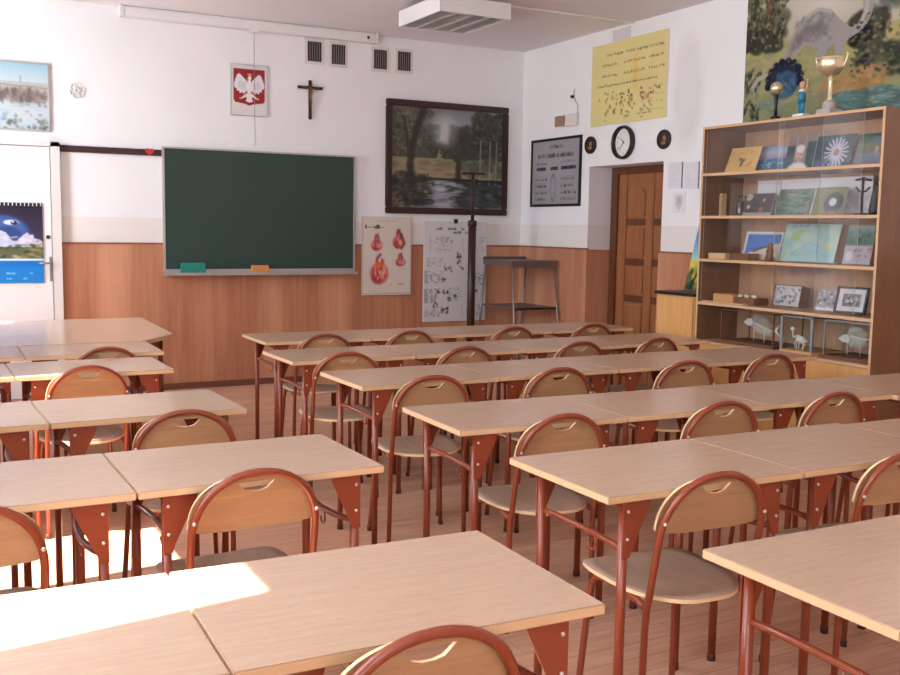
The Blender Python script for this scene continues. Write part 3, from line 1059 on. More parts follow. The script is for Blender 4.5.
cv.dabs(130, 0, .66, .34, .98, [(44, 44, 36), (60, 60, 46), (34, 34, 30), (86, 84, 66)], .05, .04, .65)
cv.dabs(16, .22, .72, .40, .84, [(140, 142, 132), (110, 114, 106)], .025, .010, .8, .5)
cv.dabs(10, 0, .88, .12, .98, [(120, 112, 88)], .05, .02, .6)
cv.dabs(260, 0, .02, .34, .48, [(58, 56, 46), (112, 108, 88), (84, 82, 64), (132, 130, 116)], .010, .010, .6, .9)
cv.dabs(260, .70, .04, 1, .60, [(44, 48, 40), (86, 88, 66), (60, 64, 50), (104, 104, 84)], .010, .014, .6, .9)
cv.dabs(120, .36, .36, .74, .50, [(50, 56, 44), (86, 92, 74), (66, 72, 56)], .010, .014, .6, .6)
cv.dabs(100, 0, .66, .34, .98, [(36, 36, 30), (98, 96, 78), (66, 66, 50)], .012, .010, .7, .9)
cv.line([(.17, .78), (.16, .58), (.17, .42), (.21, .22), (.27, .02)], .028, (52, 44, 38)).line([(.16, .55), (.13, .3), (.10, .1)], .014, (60, 52, 44)).line([(.19, .3), (.24, .12), (.30, .05)], .008, (58, 50, 42))
cv.line([(.59, .78), (.59, .6), (.60, .40)], .022, (62, 50, 40)).dabs(50, .54, .22, .66, .50, [(52, 58, 46), (66, 70, 56)], .03, .04, .7)
for x in (.79, .88, .94):
    cv.line([(x, .74), (x + .005, .30)], .006, (146, 142, 132), .8)
cv.line([(.34, .705), (.6, .71), (1, .72)], .012, (44, 36, 32))
g_ = cv.a.mean(axis=2, keepdims=True)
cv.a = g_ + (cv.a - g_) * 0.72
cv.ell(.46, .22, .15, .20, (186, 190, 196), .75, 0, .9).dabs(16, .36, .74, .62, .98, [(166, 170, 180), (186, 188, 196)], .07, .012, .6, .1)
t = thing('landscape_painting', 'large dark-framed oil painting of a river in woods', 'painting', (4.666, YF - 0.002, 2.122))
picture('canvas', cv, 1.225, 0.955, 0.01, [M['oil'], M['darkbrown']], t).location = (0, -0.018, 0)
frame_mb(1.225, 0.955, 0.062, 0.04).build('frame', M['darkbrown'], t, bevel=0.008)

# heart anatomy poster
cv = Canvas(56, 80, (206, 196, 184))
cv.rect(.0, .0, 1, .012, (176, 160, 152)).rect(0, .985, 1, 1, (176, 164, 154)).rect(0, 0, .02, 1, (188, 170, 160)).rect(.98, 0, 1, 1, (188, 170, 160))
cv.words(.28, .72, .055, .018, (186, 150, 146), .6).words(.07, .44, .135, .034, (64, 66, 60), 1, .3, .4).rect(.12, .128, .42, .142, (90, 92, 84), .7).words(.6, .95, .865, .03, (196, 108, 104), .8, .3, .4)
for cx, cy, sx, sy in ((.30, .35, .13, .10), (.74, .31, .14, .115), (.35, .70, .21, .185), (.78, .57, .12, .075)):
    cv.ell(cx, cy + sy * .15, sx, sy * .85, (196, 98, 94)).ell(cx - sx * .2, cy + sy * .4, sx * .6, sy * .5, (168, 62, 68)).ell(cx + sx * .3, cy, sx * .45, sy * .6, (226, 150, 136), .8)
    cv.line([(cx - sx * .25, cy - sy * .2), (cx - sx * .2, cy - sy * .9), (cx + sx * .1, cy - sy * 1.15)], .022, (176, 72, 74)).line([(cx + sx * .2, cy - sy * .2), (cx + sx * .25, cy - sy * .8)], .02, (132, 80, 96))
    cv.dabs(8, cx - sx * .7, cy - sy * .3, cx + sx * .7, cy + sy * .8, [(226, 156, 146), (150, 46, 54), (214, 130, 118)], .022, .02, .7)
    cv.words(cx - sx, cx + sx, cy + sy * 1.35, .014, (172, 146, 140), .6)
cv.line([(.72, .18), (.80, .24), (.85, .34), (.80, .40)], .022, (124, 72, 66)).line([(.30, .57), (.36, .66), (.42, .58)], .03, (206, 92, 52)).ell(.34, .63, .07, .05, (216, 110, 62))
cv.dabs(10, .24, .66, .46, .86, [(226, 160, 150), (150, 46, 54)], .02, .03, .7)
t = thing('heart_poster', 'cream anatomy poster with four red hearts beside the blackboard', 'poster', (4.008, YF - 0.024, 1.176))
picture('print', cv, 0.522, 0.748, 0.003, None, t).location = (0, -0.004, 0)
MB().box(-0.262, 0.262, -0.008, 0.0, 0.368, 0.376).box(-0.262, 0.262, -0.008, 0, -0.376, -0.37).build('hanging_bar', M['offwhite'], t)

# black and white text poster
cv = Canvas(80, 112, (206, 204, 206))
cv.rect(.0, .0, .02, 1, (220, 218, 218))
cv.words(.14, .86, .075, .02, (84, 82, 84), .9, .08, .18).words(.42, .82, .115, .02, (70, 68, 72), .9, .1, .16)
for k in range(9):
    cv.words(.10, .46, .16 + .017 * k, .010, (142, 138, 142), .8)
    cv.words(.62, .96, .16 + .017 * k, .010, (150, 146, 150), .7)
for k in range(5):
    cv.words(.06, .34, .37 + .018 * k, .010, (130, 128, 130), .8)
for k in range(7):
    cv.words(.02, .30, .50 + .018 * k, .010, (136, 132, 136), .8).words(.66, .97, .52 + .018 * k, .011, (112, 108, 112), .9)
for k in range(8):
    cv.words(.02, .22, .68 + .018 * k, .010, (130, 126, 130), .8).words(.40, .62, .67 + .018 * k, .010, (140, 136, 140), .8).words(.62, .95, .84 + .016 * k, .010, (136, 134, 136), .8)
for k in range(4):
    cv.words(.02, .3, .89 + .018 * k, .010, (140, 136, 140), .8)
for cx, cy, s in ((.56, .34, .035), (.56, .40, .03), (.34, .47, .035), (.42, .48, .03), (.60, .47, .025), (.32, .58, .03), (.24, .70, .03), (.35, .70, .035), (.40, .78, .03), (.20, .84, .03), (.34, .88, .05), (.52, .76, .03), (.74, .64, .025), (.82, .70, .03)):
    cv.dabs(9, cx - s, cy - s * .8, cx + s, cy + s * .8, [(56, 54, 56), (90, 88, 90), (160, 158, 160), (40, 40, 42)], s * .5, s * .4, .85)
t = thing('text_poster', 'tall black-and-white printed text poster behind the black stand', 'poster', (4.755, YF - 0.024, 1.02))
picture('print', cv, 0.71, 0.99, 0.003, None, t).location = (0, -0.004, 0)
MB().box(-0.02, 0.02, -0.012, -0.002, 0.475, 0.52).build('clip', M['rubber'], t)

# calendar on the white door
cv = Canvas(60, 124, (30, 40, 70))
cv.rect(0, 0, 1, 1, (46, 40, 62)).grad(0, .45, (36, 30, 48), (58, 50, 76))
cv.ell(.52, .40, .36, .27, (44, 70, 128), 1, 0, .15).ell(.56, .36, .28, .20, (64, 98, 158), .8).ell(.60, .42, .20, .14, (40, 60, 116), .8)
cv.poly([(.40, .40), (.52, .34), (.62, .40), (.70, .47), (.74, .43), (.79, .39), (.82, .36), (.84, .40), (.90, .39), (.88, .44), (.98, .46), (1, .56), (.3, .56)], (200, 200, 218), .9)
cv.poly([(.56, .34), (.68, .44), (.72, .48), (.64, .47)], (34, 48, 100), .8)
cv.ell(.64, .245, .10, .036, (206, 212, 224)).ell(.675, .25, .045, .03, (26, 26, 40)).ell(.66, .24, .012, .01, (230, 230, 236))
cv.dabs(24, .55, .42, 1, .54, [(214, 214, 228), (170, 176, 204), (120, 124, 160)], .04, .014, .6)
cv.rect(0, .545, 1, .70, (88, 94, 66))
cv.dabs(70, 0, .53, 1, .70, [(110, 116, 78), (60, 70, 50), (146, 128, 84), (40, 46, 40), (168, 170, 140)], .05, .02, .8)
cv.rect(0, .695, 1, .72, (196, 220, 226)).rect(0, .72, 1, 1, (24, 122, 198)).rect(0, .72, 1, .79, (16, 104, 184), .6)
cv.words(.55, .96, .88, .022, (130, 196, 240), .9, .1, .2).words(.42, .96, .945, .018, (110, 184, 232), .9, .1, .2)
t = thing('spiral_calendar', 'spiral wall calendar with a blue picture on the white door', 'calendar', (0.60, YF - 0.062, 1.275))
picture('calendar_page', cv, 0.655, 0.645, 0.004, None, t).location = (0, -0.006, 0)
mb = MB()
for k in range(22):
    x = -0.315 + 0.03 * k
    mb.tube([(x, -0.004 + 0.009 * math.cos(a), 0.313 + 0.014 * math.sin(a)) for a in [2 * math.pi * q / 8 for q in range(8)]], 0.0042, 5, closed=True)
mb.build('spiral_binding', M['white'], t)

# black chart stand in front of the text poster
t = thing('chart_stand', 'tall black pole stand with a T bar before the front wall', 'stand', (4.742, 8.48, 0))
MB().tube([(0, 0, 0.10), (0, 0, 1.525)], 0.038, 14).build('lower_pole', M['darkbrown'], t)
MB().tube([(0, 0, 1.50), (0, 0, 1.965)], 0.017, 12).build('upper_pole', M['darkbrown'], t)
MB().lathe([(0.044, 0), (0.044, 0.05), (0.022, 0.06)], (0, 0, 1.47), 12).build('collar', M['darkbrown'], t)
MB().box(-0.115, 0.115, -0.015, 0.015, 1.958, 1.982).build('cross_bar', M['darkbrown'], t, bevel=0.003)
for k in range(3):
    a = R(90 + 120 * k)
    MB().tube([(0, 0, 0.13), (0.14 * math.cos(a), 0.14 * math.sin(a), 0.09), (0.29 * math.cos(a), 0.29 * math.sin(a), 0.013)], 0.012, 8).build('leg', M['darkbrown'], t)

# two-tier metal trolley in the corner
t = thing('metal_stand_table', 'grey two-tier metal stand with splayed legs in the corner', 'stand', (5.235, 8.40, 0))
MB().box(-0.25, 0.25, -0.28, 0.28, 1.135, 1.150).box(-0.25, 0.25, -0.28, -0.274, 1.085, 1.135).box(-0.25, 0.25, 0.274, 0.28, 1.15, 1.175).box(-0.25, -0.244, -0.28, 0.28, 1.10, 1.135).box(0.244, 0.25, -0.28, 0.28, 1.10, 1.135).build('top_tray', M['darksteel'], t)
MB().box(-0.255, 0.255, -0.31, 0.31, 0.690, 0.702).box(-0.255, 0.255, -0.31, -0.304, 0.676, 0.702).build('lower_shelf', M['darksteel'], t)
for sx in (-1, 1):
    for sy in (-1, 1):
        MB().tube([(sx * 0.235, sy * 0.25, 1.136), (sx * 0.258, sy * 0.40, 0.012)], 0.0115, 8).build('leg', M['steel'], t)

# ================================================================== RIGHT WALL
# grey framed chart
cv = Canvas(150, 112, (148, 148, 152))
cv.words(.36, .66, .10, .05, (84, 84, 86), 1, .25, .3).words(.36, .66, .105, .04, (84, 84, 86), 1, .25, .3).words(.12, .88, .235, .06, (80, 80, 84), 1, .08, .16, .03).words(.12, .88, .24, .045, (80, 80, 84), 1, .08, .16, .03)
cv.words(.1, .32, .355, .03, (104, 102, 108), .8).words(.1, .32, .36, .03, (90, 88, 94), .8).words(.6, .92, .345, .03, (104, 102, 108), .8)
for x0, x1 in ((.09, .30), (.40, .56), (.62, .93)):
    cv.rect(x0, .41, x1, .465, (62, 58, 66), .75)
    cv.words(x0, x1, .44, .05, (34, 32, 40), .9, .04, .06, .01)
for k in range(4):
    y = .57 + .105 * k
    cv.words(.07, .33, y, .012, (106, 104, 110), .8).words(.62, .93, y, .012, (106, 104, 110), .8)
    cv.words(.07, .34, y + .042, .035, (50, 48, 54), .9, .03, .06, .02).words(.62, .93, y + .042, .035, (50, 48, 54), .9, .03, .06, .02)
cv.ring(.46, .74, .05, .20, .18, (112, 112, 116), .8)
t = thing('grey_wall_chart', 'grey chart with dark lettering in a black frame near the corner', 'chart', (XR - 0.001, 8.238, 2.003), R(-90))
picture('print', cv, 0.81, 0.61, 0.006, None, t).location = (0, -0.010, 0)
frame_mb(0.81, 0.61, 0.024, 0.022).build('frame', M['black'], t, bevel=0.003)

# yellow chart
cv = Canvas(96, 70, (214, 204, 142))
cv.dabs(40, 0, 0, 1, 1, [(220, 210, 150), (210, 200, 134), (222, 202, 144)], .2, .15, .3)
cv.ell(.60, .42, .05, .30, (226, 180, 90), .7, 0, .8)
for k, (segs, y) in enumerate((((( .22, .42), (.48, .70), (.72, .95)), .15), (((.16, .38), (.46, .72), (.78, .96)), .27), (((.16, .38), (.46, .72), (.78, .96)), .40), (((.10, .88), ), .52))):
    for a, b in segs:
        x = a
        while x < b:
            c = RND.choice([(64, 54, 60), (80, 66, 62), (150, 84, 60), (54, 50, 70)])
            cv.ell(x, y + (RND.random() - .5) * .012, .010, .013, c, .9)
            x += .022 + RND.random() * .012
cv.dabs(34, .12, .60, .92, .70, [(60, 50, 60), (120, 66, 50), (70, 60, 54)], .012, .014, .9)
cv.dabs(60, .20, .68, .84, .86, [(150, 90, 54), (110, 80, 50), (180, 120, 70), (96, 84, 60)], .012, .022, .85)
cv.dabs(20, .18, .86, .84, .96, [(140, 120, 70), (120, 96, 60)], .03, .008, .7)
for k in range(4):
    cv.words(.84, .97, .62 + .09 * k, .012, (176, 162, 100), .8)
o = picture('yellow_chart', cv, 1.05, 0.715, 0.012)
tag(onright(o, 7.152, 2.745, 0.014), 'large yellow wall chart with rows of small coloured dots', 'chart')

# clock
t = thing('wall_clock', 'round black-rimmed wall clock over the brown door', 'clock', (XR - 0.001, 7.176, 2.217), R(-90))
prof = [(0.118, 0.0), (0.142, 0.0), (0.147, 0.015), (0.142, 0.045), (0.132, 0.05), (0.12, 0.034), (0.118, 0.012)]
rm = MB()
n = 40
for i, (r_, z_) in enumerate(prof):
    for j in range(n):
        a = 2 * math.pi * j / n
        rm.v.append((r_ * math.cos(a), -z_, r_ * math.sin(a)))
for i in range(len(prof)):
    i2 = (i + 1) % len(prof)
    for j in range(n):
        rm.face((i * n + j, i * n + (j + 1) % n, i2 * n + (j + 1) % n, i2 * n + j), 0, True)
rm.build('rim', M['black'], t)
df = MB()
df.plate([(0.121 * math.cos(2 * math.pi * i / 36), 0.121 * math.sin(2 * math.pi * i / 36)) for i in range(36)], lambda a, b, tt: (a, -tt, b), 0.012)
df.build('dial', M['paper'], t)
nm = MB()
for hnum in range(1, 13):
    a = math.pi / 2 - hnum * math.pi / 6
    text_mb(nm, str(hnum), 0.034, 0.092 * math.cos(a), 0.092 * math.sin(a), -0.0128)
nm.build('numerals', M['steel'], t, fix=False)
MB().plate([(-0.004, -0.012), (0.004, -0.012), (0.002, 0.06), (-0.002, 0.06)], lambda a, b, tt: (a * math.cos(0.9) - b * math.sin(0.9), -0.014 - tt, b * math.cos(0.9) + a * math.sin(0.9)), 0.002).build('hour_hand', M['black'], t)
MB().plate([(-0.003, -0.015), (0.003, -0.015), (0.0015, 0.088), (-0.0015, 0.088)], lambda a, b, tt: (a * math.cos(2.4) - b * math.sin(2.4), -0.017 - tt, b * math.cos(2.4) + a * math.sin(2.4)), 0.002).build('minute_hand', M['black'], t)

# two oval medallions
for y, z, lab in ((7.672, 2.226, 'small dark oval medallion left of the wall clock'), (6.642, 2.207, 'small dark oval medallion right of the wall clock')):
    t = thing('oval_medallion', lab, 'medallion', (XR - 0.001, y, z), R(-90), 'oval medallions over the door')
    ov = [(0.082 * math.cos(2 * math.pi * i / 28), 0.078 * math.sin(2 * math.pi * i / 28)) for i in range(28)]
    MB().plate(ov, lambda a, b, tt: (a, -tt, b), 0.012).build('plaque', M['darkbrown'], t)
    MB().tube([(a * 0.94, -0.014, b * 0.94) for a, b in ov], 0.0075, 8, closed=True).build('rim', M['black'], t)
    mb = MB().ball((0.008, -0.012, 0.008), (0.020, 0.008, 0.026), 12).ball((-0.004, -0.012, -0.028), (0.030, 0.007, 0.016), 12)
    mb.build('relief', M['relief'], t)

# thermostat box with cable and bracket
t = thing('thermostat_box', 'small white wall box with a brown square above the grey chart', 'thermostat', (XR - 0.001, 8.05, 2.482), R(-90))
MB().box(-0.19, 0.175, -0.03, 0, -0.058, 0.055).build('box', M['offwhite'], t, bevel=0.004)
MB().box(-0.182, -0.015, -0.036, -0.03, -0.05, 0.047).build('brown_cover', M['taupe'], t, bevel=0.003)
MB().tube([(0.155, -0.015, 0.05), (0.165, -0.012, 0.12), (0.12, -0.012, 0.17), (0.09, -0.012, 0.215), (0.10, -0.012, 0.28)], 0.003, 6).build('cable', M['steel'], t)
MB().ball((0.075, -0.018, 0.212), (0.024, 0.016, 0.017), 10).build('sensor', M['rubber'], t)

# notices between the door and the cupboard
for i, (y0, y1, z0, z1, lab) in enumerate(((6.41, 6.578, 1.80, 2.012, 'left of two white notices between the door and the cupboard'), (6.212, 6.382, 1.792, 2.006, 'right of two white notices between the door and the cupboard'))):
    cv = Canvas(26, 34, (216, 217, 222))
    for k in range(9):
        cv.words(.12, .86, .12 + .09 * k, .02, (186, 188, 198), .7)
    t = thing('notice_sheet', lab, 'notice', (XR - 0.001, (y0 + y1) / 2, (z0 + z1) / 2), R(-90), 'notices by the door')
    picture('sheet', cv, y1 - y0, z1 - z0, 0.002, None, t).location = (0, -0.004, 0)
    MB().box((y1 - y0) / 2 - 0.002, (y1 - y0) / 2 + 0.008, -0.006, 0, -(z1 - z0) / 2, (z1 - z0) / 2).build('clamp_strip', M['steel'], t)
cv = Canvas(22, 26, (224, 223, 224))
cv.poly([(.2, .15), (.8, .15), (.78, .6), (.5, .88), (.22, .6)], (198, 196, 198)).ell(.5, .4, .16, .2, (180, 178, 182)).words(.25, .75, .7, .05, (184, 182, 184), .8)
tag(onright(picture('crest_sheet', cv, 0.15, 0.17, 0.002), 6.432, 1.684, 0.004), 'faint shield drawing on white paper below the two notices', 'drawing')
cv = Canvas(16, 10, (206, 205, 208))
cv.noise(6)
tag(onright(picture('taped_sheet', cv, 0.26, 0.10, 0.002), 7.27, 3.155, 0.004), 'pale blank sheet above the yellow chart, under the ceiling', 'sheet')

# dinosaur mural
cv = Canvas(220, 155, (120, 118, 84))


def P(x, y):
    x, y = x / 800, y / 600
    d = 0.1775 * x - 0.0052 * y + 1
    return (1.0833 * x + 0.0379 * y - 0.0611) / d, (0.2966 * x + 0.8155 * y + 0.0379) / d



cv.grad(0, .42, (186, 184, 176), (176, 172, 150)).grad(.42, 1, (156, 152, 106), (134, 138, 108))
cv.dabs(220, 0, .40, 1, 1, [(162, 158, 110), (140, 142, 98), (174, 162, 116), (126, 130, 92)], .07, .035, .45)
cv.ell(.52, .16, .26, .22, (200, 196, 186), .9, 0, .8)
cv.dabs(130, .0, .0, .27, .40, [(70, 76, 58), (92, 98, 74), (52, 54, 46), (112, 112, 84)], .03, .045, .7)
cv.line([P(170, 0), P(160, 130), P(150, 230)], .022, (110, 76, 56))
cv.dabs(46, .0, .30, .24, .46, [(52, 50, 46), (66, 60, 54)], .035, .035, .85)
cv.dabs(60, .0, .60, .11, 1, [(50, 60, 48), (70, 76, 58), (42, 48, 46), (140, 140, 110)], .013, .05, .8)
cv.dabs(50, .80, .20, .93, .33, [(176, 174, 170), (140, 138, 134), (96, 100, 86)], .03, .03, .7)
cv.dabs(70, .68, .34, .86, .52, [(50, 50, 44), (64, 64, 54), (80, 82, 64)], .035, .035, .85)
cv.dabs(40, .68, .44, .78, .53, [(34, 34, 32), (46, 44, 40)], .035, .03, .9)
cv.dabs(110, .72, .54, 1, .74, [(62, 66, 58), (80, 86, 70), (52, 54, 52), (100, 100, 80)], .03, .03, .75)
cv.dabs(90, .54, .68, .86, .92, [(170, 134, 90), (180, 148, 102), (150, 126, 80)], .05, .05, .6)
cv.dabs(110, .60, .84, 1, 1, [(82, 116, 116), (98, 132, 130), (110, 140, 138), (86, 104, 100)], .07, .03, .75, .15)
cv.dabs(40, .10, .80, .56, 1, [(120, 130, 104), (136, 140, 112), (110, 128, 120)], .06, .03, .5)
cv.dabs(30, .86, .0, 1, .3, [(86, 98, 76), (64, 74, 60), (110, 118, 90)], .04, .05, .7)
body = [(55, 480), (90, 418), (190, 372), (245, 290), (292, 175), (345, 92), (425, 40), (490, 48), (545, 105), (600, 148), (645, 118), (668, 60), (665, 0), (725, 0), (712, 70), (690, 120), (640, 175), (590, 205), (560, 240), (552, 292), (515, 296), (508, 235), (470, 262), (452, 330), (420, 330), (415, 262), (350, 240), (300, 300), (235, 352), (160, 405), (95, 445), (70, 500)]
cv.poly([P(x, y) for x, y in body], (150, 146, 146))
q = P(410, 150)
cv.ell(q[0], q[1], .10, .12, (110, 106, 108), .9, .3, .8)
q = P(400, 100)
cv.ell(q[0], q[1], .05, .06, (158, 154, 152), .8, 0, .8)
q = P(320, 215)
cv.ell(q[0], q[1], .045, .11, (104, 100, 102), .8, .6, .7)
cv.line([P(345, 100), P(425, 50), P(490, 62)], .010, (172, 168, 164), .8).line([P(690, 5), P(680, 70), P(640, 140)], .012, (176, 170, 160), .8).line([P(70, 470), P(110, 425), P(200, 385)], .008, (176, 166, 146), .9)
q = P(238, 440)
cv.ell(q[0], q[1], .108, .135, (38, 44, 64)).ell(q[0] + .01, q[1] + .015, .08, .10, (56, 92, 120)).dabs(30, q[0] - .05, q[1] - .05, q[0] + .07, q[1] + .10, [(66, 110, 136), (48, 72, 100), (76, 104, 116)], .016, .02, .8)
for k in range(10):
    a = math.pi * (0.95 + 1.1 * k / 9)
    cv.ell(q[0] + .108 * math.cos(a), q[1] + .135 * math.sin(a), .026, .034, (34, 36, 52))
cv.dabs(260, 0, .46, 1, 1, [(176, 172, 124), (120, 122, 82), (148, 136, 92), (104, 108, 78), (166, 150, 110)], .014, .010, .45, .8)
cv.dabs(160, .0, .0, .26, .44, [(58, 66, 48), (110, 116, 88), (140, 144, 112), (44, 46, 40)], .010, .018, .7, .9)
cv.dabs(120, .68, .34, 1, .74, [(44, 46, 42), (98, 102, 80), (70, 76, 60), (120, 122, 96)], .011, .012, .7, .9)
cv.dabs(70, .58, .80, 1, 1, [(130, 160, 158), (70, 98, 100), (150, 170, 164)], .020, .005, .6, .2)
q = P(400, 160)
cv.dabs(70, q[0] - .13, q[1] - .10, q[0] + .11, q[1] + .08, [(128, 124, 126), (108, 104, 106), (160, 156, 154)], .012, .016, .4, .9)
o = picture('dinosaur_mural', cv, 1.42, 1.0, 0.006, [M['matt'], M['paper']])
tag(onright(o, 5.748 - 0.71, 2.715, 0.008), 'large painted dinosaur landscape on the wall above the cupboard', 'mural')

# ================================================================== LOW CABINET WITH BLACK TOP
t = thing('low_cabinet', 'light oak low cabinet with a black top beside the brown door', 'cabinet', (5.12, 5.735, 0))
MB().box(0.0, 0.385, 0.0, 0.43, 0.0, 0.968).build('body', M['lowwood'], t)
MB().box(-0.014, 0.0, 0.012, 0.418, 0.06, 0.955).build('door', M['lowwood'], t, bevel=0.002)
MB().ball((-0.022, 0.05, 0.6), 0.011, 8).build('knob', M['steel'], t.children[-1])
MB().box(-0.022, 0.385, 0.0, 0.45, 0.968, 0.99).build('worktop', M['black'], t, bevel=0.002)
cv = Canvas(30, 44, (60, 110, 170))
cv.grad(0, .25, (190, 150, 180), (120, 150, 200)).grad(.25, .6, (70, 130, 190), (150, 200, 200)).grad(.6, 1, (200, 200, 80), (40, 60, 40))
cv.dabs(30, 0, .66, .6, 1, [(40, 50, 40), (150, 160, 50), (230, 200, 60), (24, 30, 34)], .06, .05, .8).line([(.16, .95), (.3, .78), (.5, .72)], .03, (20, 24, 24))
o = picture('palm_board', cv, 0.37, 0.60, 0.006)
o.location = (5.39, 5.905, 0.992 + 0.30)
o.rotation_euler = (R(-14), 0, R(-90))
tag(o, 'blue and green palm picture board leaning on the black cabinet top', 'picture')

# ================================================================== DISPLAY CUPBOARD
CX0, CX1, CY0, CY1, CZ = 5.10, 5.505, 4.140, 5.705, 2.205
t = thing('display_cupboard', 'tall open-fronted wooden display cupboard with sliding glass and full shelves', 'cupboard', (0, 0, 0))
T = 0.018
for y in (CY0, CY1 - T):
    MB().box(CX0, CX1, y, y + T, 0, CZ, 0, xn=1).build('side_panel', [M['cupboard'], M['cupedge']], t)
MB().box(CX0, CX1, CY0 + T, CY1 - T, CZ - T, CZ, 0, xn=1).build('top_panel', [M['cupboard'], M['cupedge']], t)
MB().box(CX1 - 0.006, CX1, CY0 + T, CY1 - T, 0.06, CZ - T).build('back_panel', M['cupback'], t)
SH = [0.655, 0.94, 1.255, 1.567, 1.872]
for z in SH:
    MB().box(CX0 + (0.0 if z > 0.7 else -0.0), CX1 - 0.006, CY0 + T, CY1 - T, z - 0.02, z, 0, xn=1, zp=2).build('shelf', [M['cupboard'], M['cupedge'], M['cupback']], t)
dw = (CY1 - CY0 - 2 * T) / 3
for k in range(3):
    dr = MB().box(CX0, CX0 + 0.018, CY0 + T + k * dw + 0.002, CY0 + T + (k + 1) * dw - 0.002, 0.07, 0.632).build('door', M['lowwood'], t, bevel=0.0015)
    MB().ball((CX0 - 0.008, CY0 + T + k * dw + 0.05, 0.52), 0.011, 8).build('knob', M['steel'], dr)
MB().box(CX0 + 0.03, CX1, CY0 + T, CY1 - T, 0, 0.06).build('plinth', M['cupboard'], t)
for k in range(1, 5):
    z0 = SH[k]
    z1 = (SH[k + 1] - 0.02) if k < 4 else CZ - T
    MB().box(CX0 + 0.012, CX0 + 0.016, 4.30, 4.98, z0 + 0.001, z1 - 0.001, 0, yn=1, yp=1).build('glass_pane', [M['glass'], M['glassedge']], t)
    MB().box(CX0 + 0.022, CX0 + 0.026, CY0 + T + 0.004, 4.62, z0 + 0.001, z1 - 0.001, 0, yn=1, yp=1).build('glass_pane', [M['glass'], M['glassedge']], t)
    MB().box(CX0 + 0.022, CX0 + 0.026, 4.95, CY1 - T - 0.004, z0 + 0.001, z1 - 0.001, 0, yn=1, yp=1).build('glass_pane', [M['glass'], M['glassedge']], t)


# ---- things on the shelves.  A picture that leans back: foot at x, lower edge on z, its centre at y, turned to face the room
def leaner(name, cv, w, h, x, y, z, lab, cat, deg=12, th=0.004, turn=0, group=None, mats=None):
    o = picture(name, cv, w, h, th, mats)
    a = R(deg)
    o.rotation_euler = (-a, 0, R(-90 + turn))
    o.location = (x + math.sin(a) * h / 2, y, z + 0.002 + math.cos(a) * h / 2 + math.sin(a) * th)
    return tag(o, lab, cat, group)


z = SH[4] + 0.0005
cv = Canvas(34, 28, (206, 172, 104))
cv.dabs(20, 0, 0, 1, 1, [(212, 180, 116), (198, 162, 92), (214, 168, 110)], .2, .2, .4).line([(.4, .45), (.5, .55), (.48, .7)], .04, (80, 56, 40)).ell(.5, .5, .10, .06, (110, 80, 54)).words(.25, .75, .2, .05, (150, 110, 70), .7).line([(.7, .75), (.8, .6)], .03, (196, 120, 80))
leaner('yellow_drawing', cv, 0.30, 0.20, 5.26, 5.495, z, 'tan drawing card leaning at the left of the top shelf', 'drawing', 22)
cv = Canvas(36, 24, (80, 120, 150))
cv.grad(0, .3, (120, 150, 180), (170, 170, 190)).grad(.3, .5, (176, 150, 170), (110, 130, 150)).grad(.5, 1, (60, 110, 140), (50, 90, 116)).dabs(24, 0, .5, 1, 1, [(110, 160, 180), (40, 76, 100), (170, 196, 206)], .10, .03, .7, .1)
leaner('lake_photo', cv, 0.265, 0.19, 5.33, 5.272, z, 'blue lake photograph on the top shelf, right of the tan card', 'photograph', 16)
cv = Canvas(34, 34, (150, 130, 124))
cv.grad(0, .5, (150, 128, 118), (128, 120, 122)).rect(.3, 0, .36, .5, (176, 160, 150), .6).rect(.6, 0, .66, .5, (176, 160, 150), .6).rect(0, .3, .3, 1, (60, 80, 84), .8).rect(.7, .2, 1, 1, (50, 74, 78), .9)
cv.ell(.47, .52, .17, .24, (206, 172, 154)).ell(.47, .38, .17, .13, (224, 220, 214)).ell(.47, .98, .40, .24, (226, 222, 216)).ell(.42, .55, .02, .02, (90, 60, 54)).ell(.53, .55, .02, .02, (90, 60, 54)).line([(.43, .66), (.52, .66)], .015, (160, 100, 90))
leaner('portrait_photo', cv, 0.25, 0.245, 5.33, 5.015, z, 'portrait photograph of a white-haired man in white on the top shelf', 'photograph', 12)
cv = Canvas(48, 34, (60, 74, 80))
cv.dabs(40, 0, 0, 1, 1, [(70, 100, 90), (44, 54, 66), (90, 120, 100), (70, 70, 110)], .1, .1, .6).words(.05, .8, .06, .05, (130, 150, 130), .6)
for k in range(18):
    a = 2 * math.pi * k / 18
    cv.line([(.56 + .07 * math.cos(a), .52 + .10 * math.sin(a)), (.56 + .29 * math.cos(a), .52 + .42 * math.sin(a))], .026, (206, 204, 226))
cv.ell(.56, .52, .085, .12, (170, 130, 110)).ell(.54, .50, .04, .05, (206, 150, 120)).dabs(12, 0, .72, .4, 1, [(120, 120, 190), (60, 64, 110), (150, 160, 210)], .06, .06, .8)
leaner('flower_photo', cv, 0.315, 0.225, 5.33, 4.728, z, 'photograph of a big white daisy-like flower on the top shelf', 'photograph', 12)
cv = Canvas(24, 26, (120, 130, 130))
cv.grad(0, .3, (70, 96, 90), (110, 130, 110)).grad(.3, .6, (130, 140, 90), (120, 124, 120)).grad(.6, 1, (140, 146, 156), (116, 124, 140)).ell(.8, .5, .10, .14, (190, 160, 170)).ell(.75, .2, .2, .12, (110, 130, 150))
leaner('meadow_photo', cv, 0.19, 0.215, 5.34, 4.462, z, 'small green and grey photograph at the right end of the top shelf', 'photograph', 12)

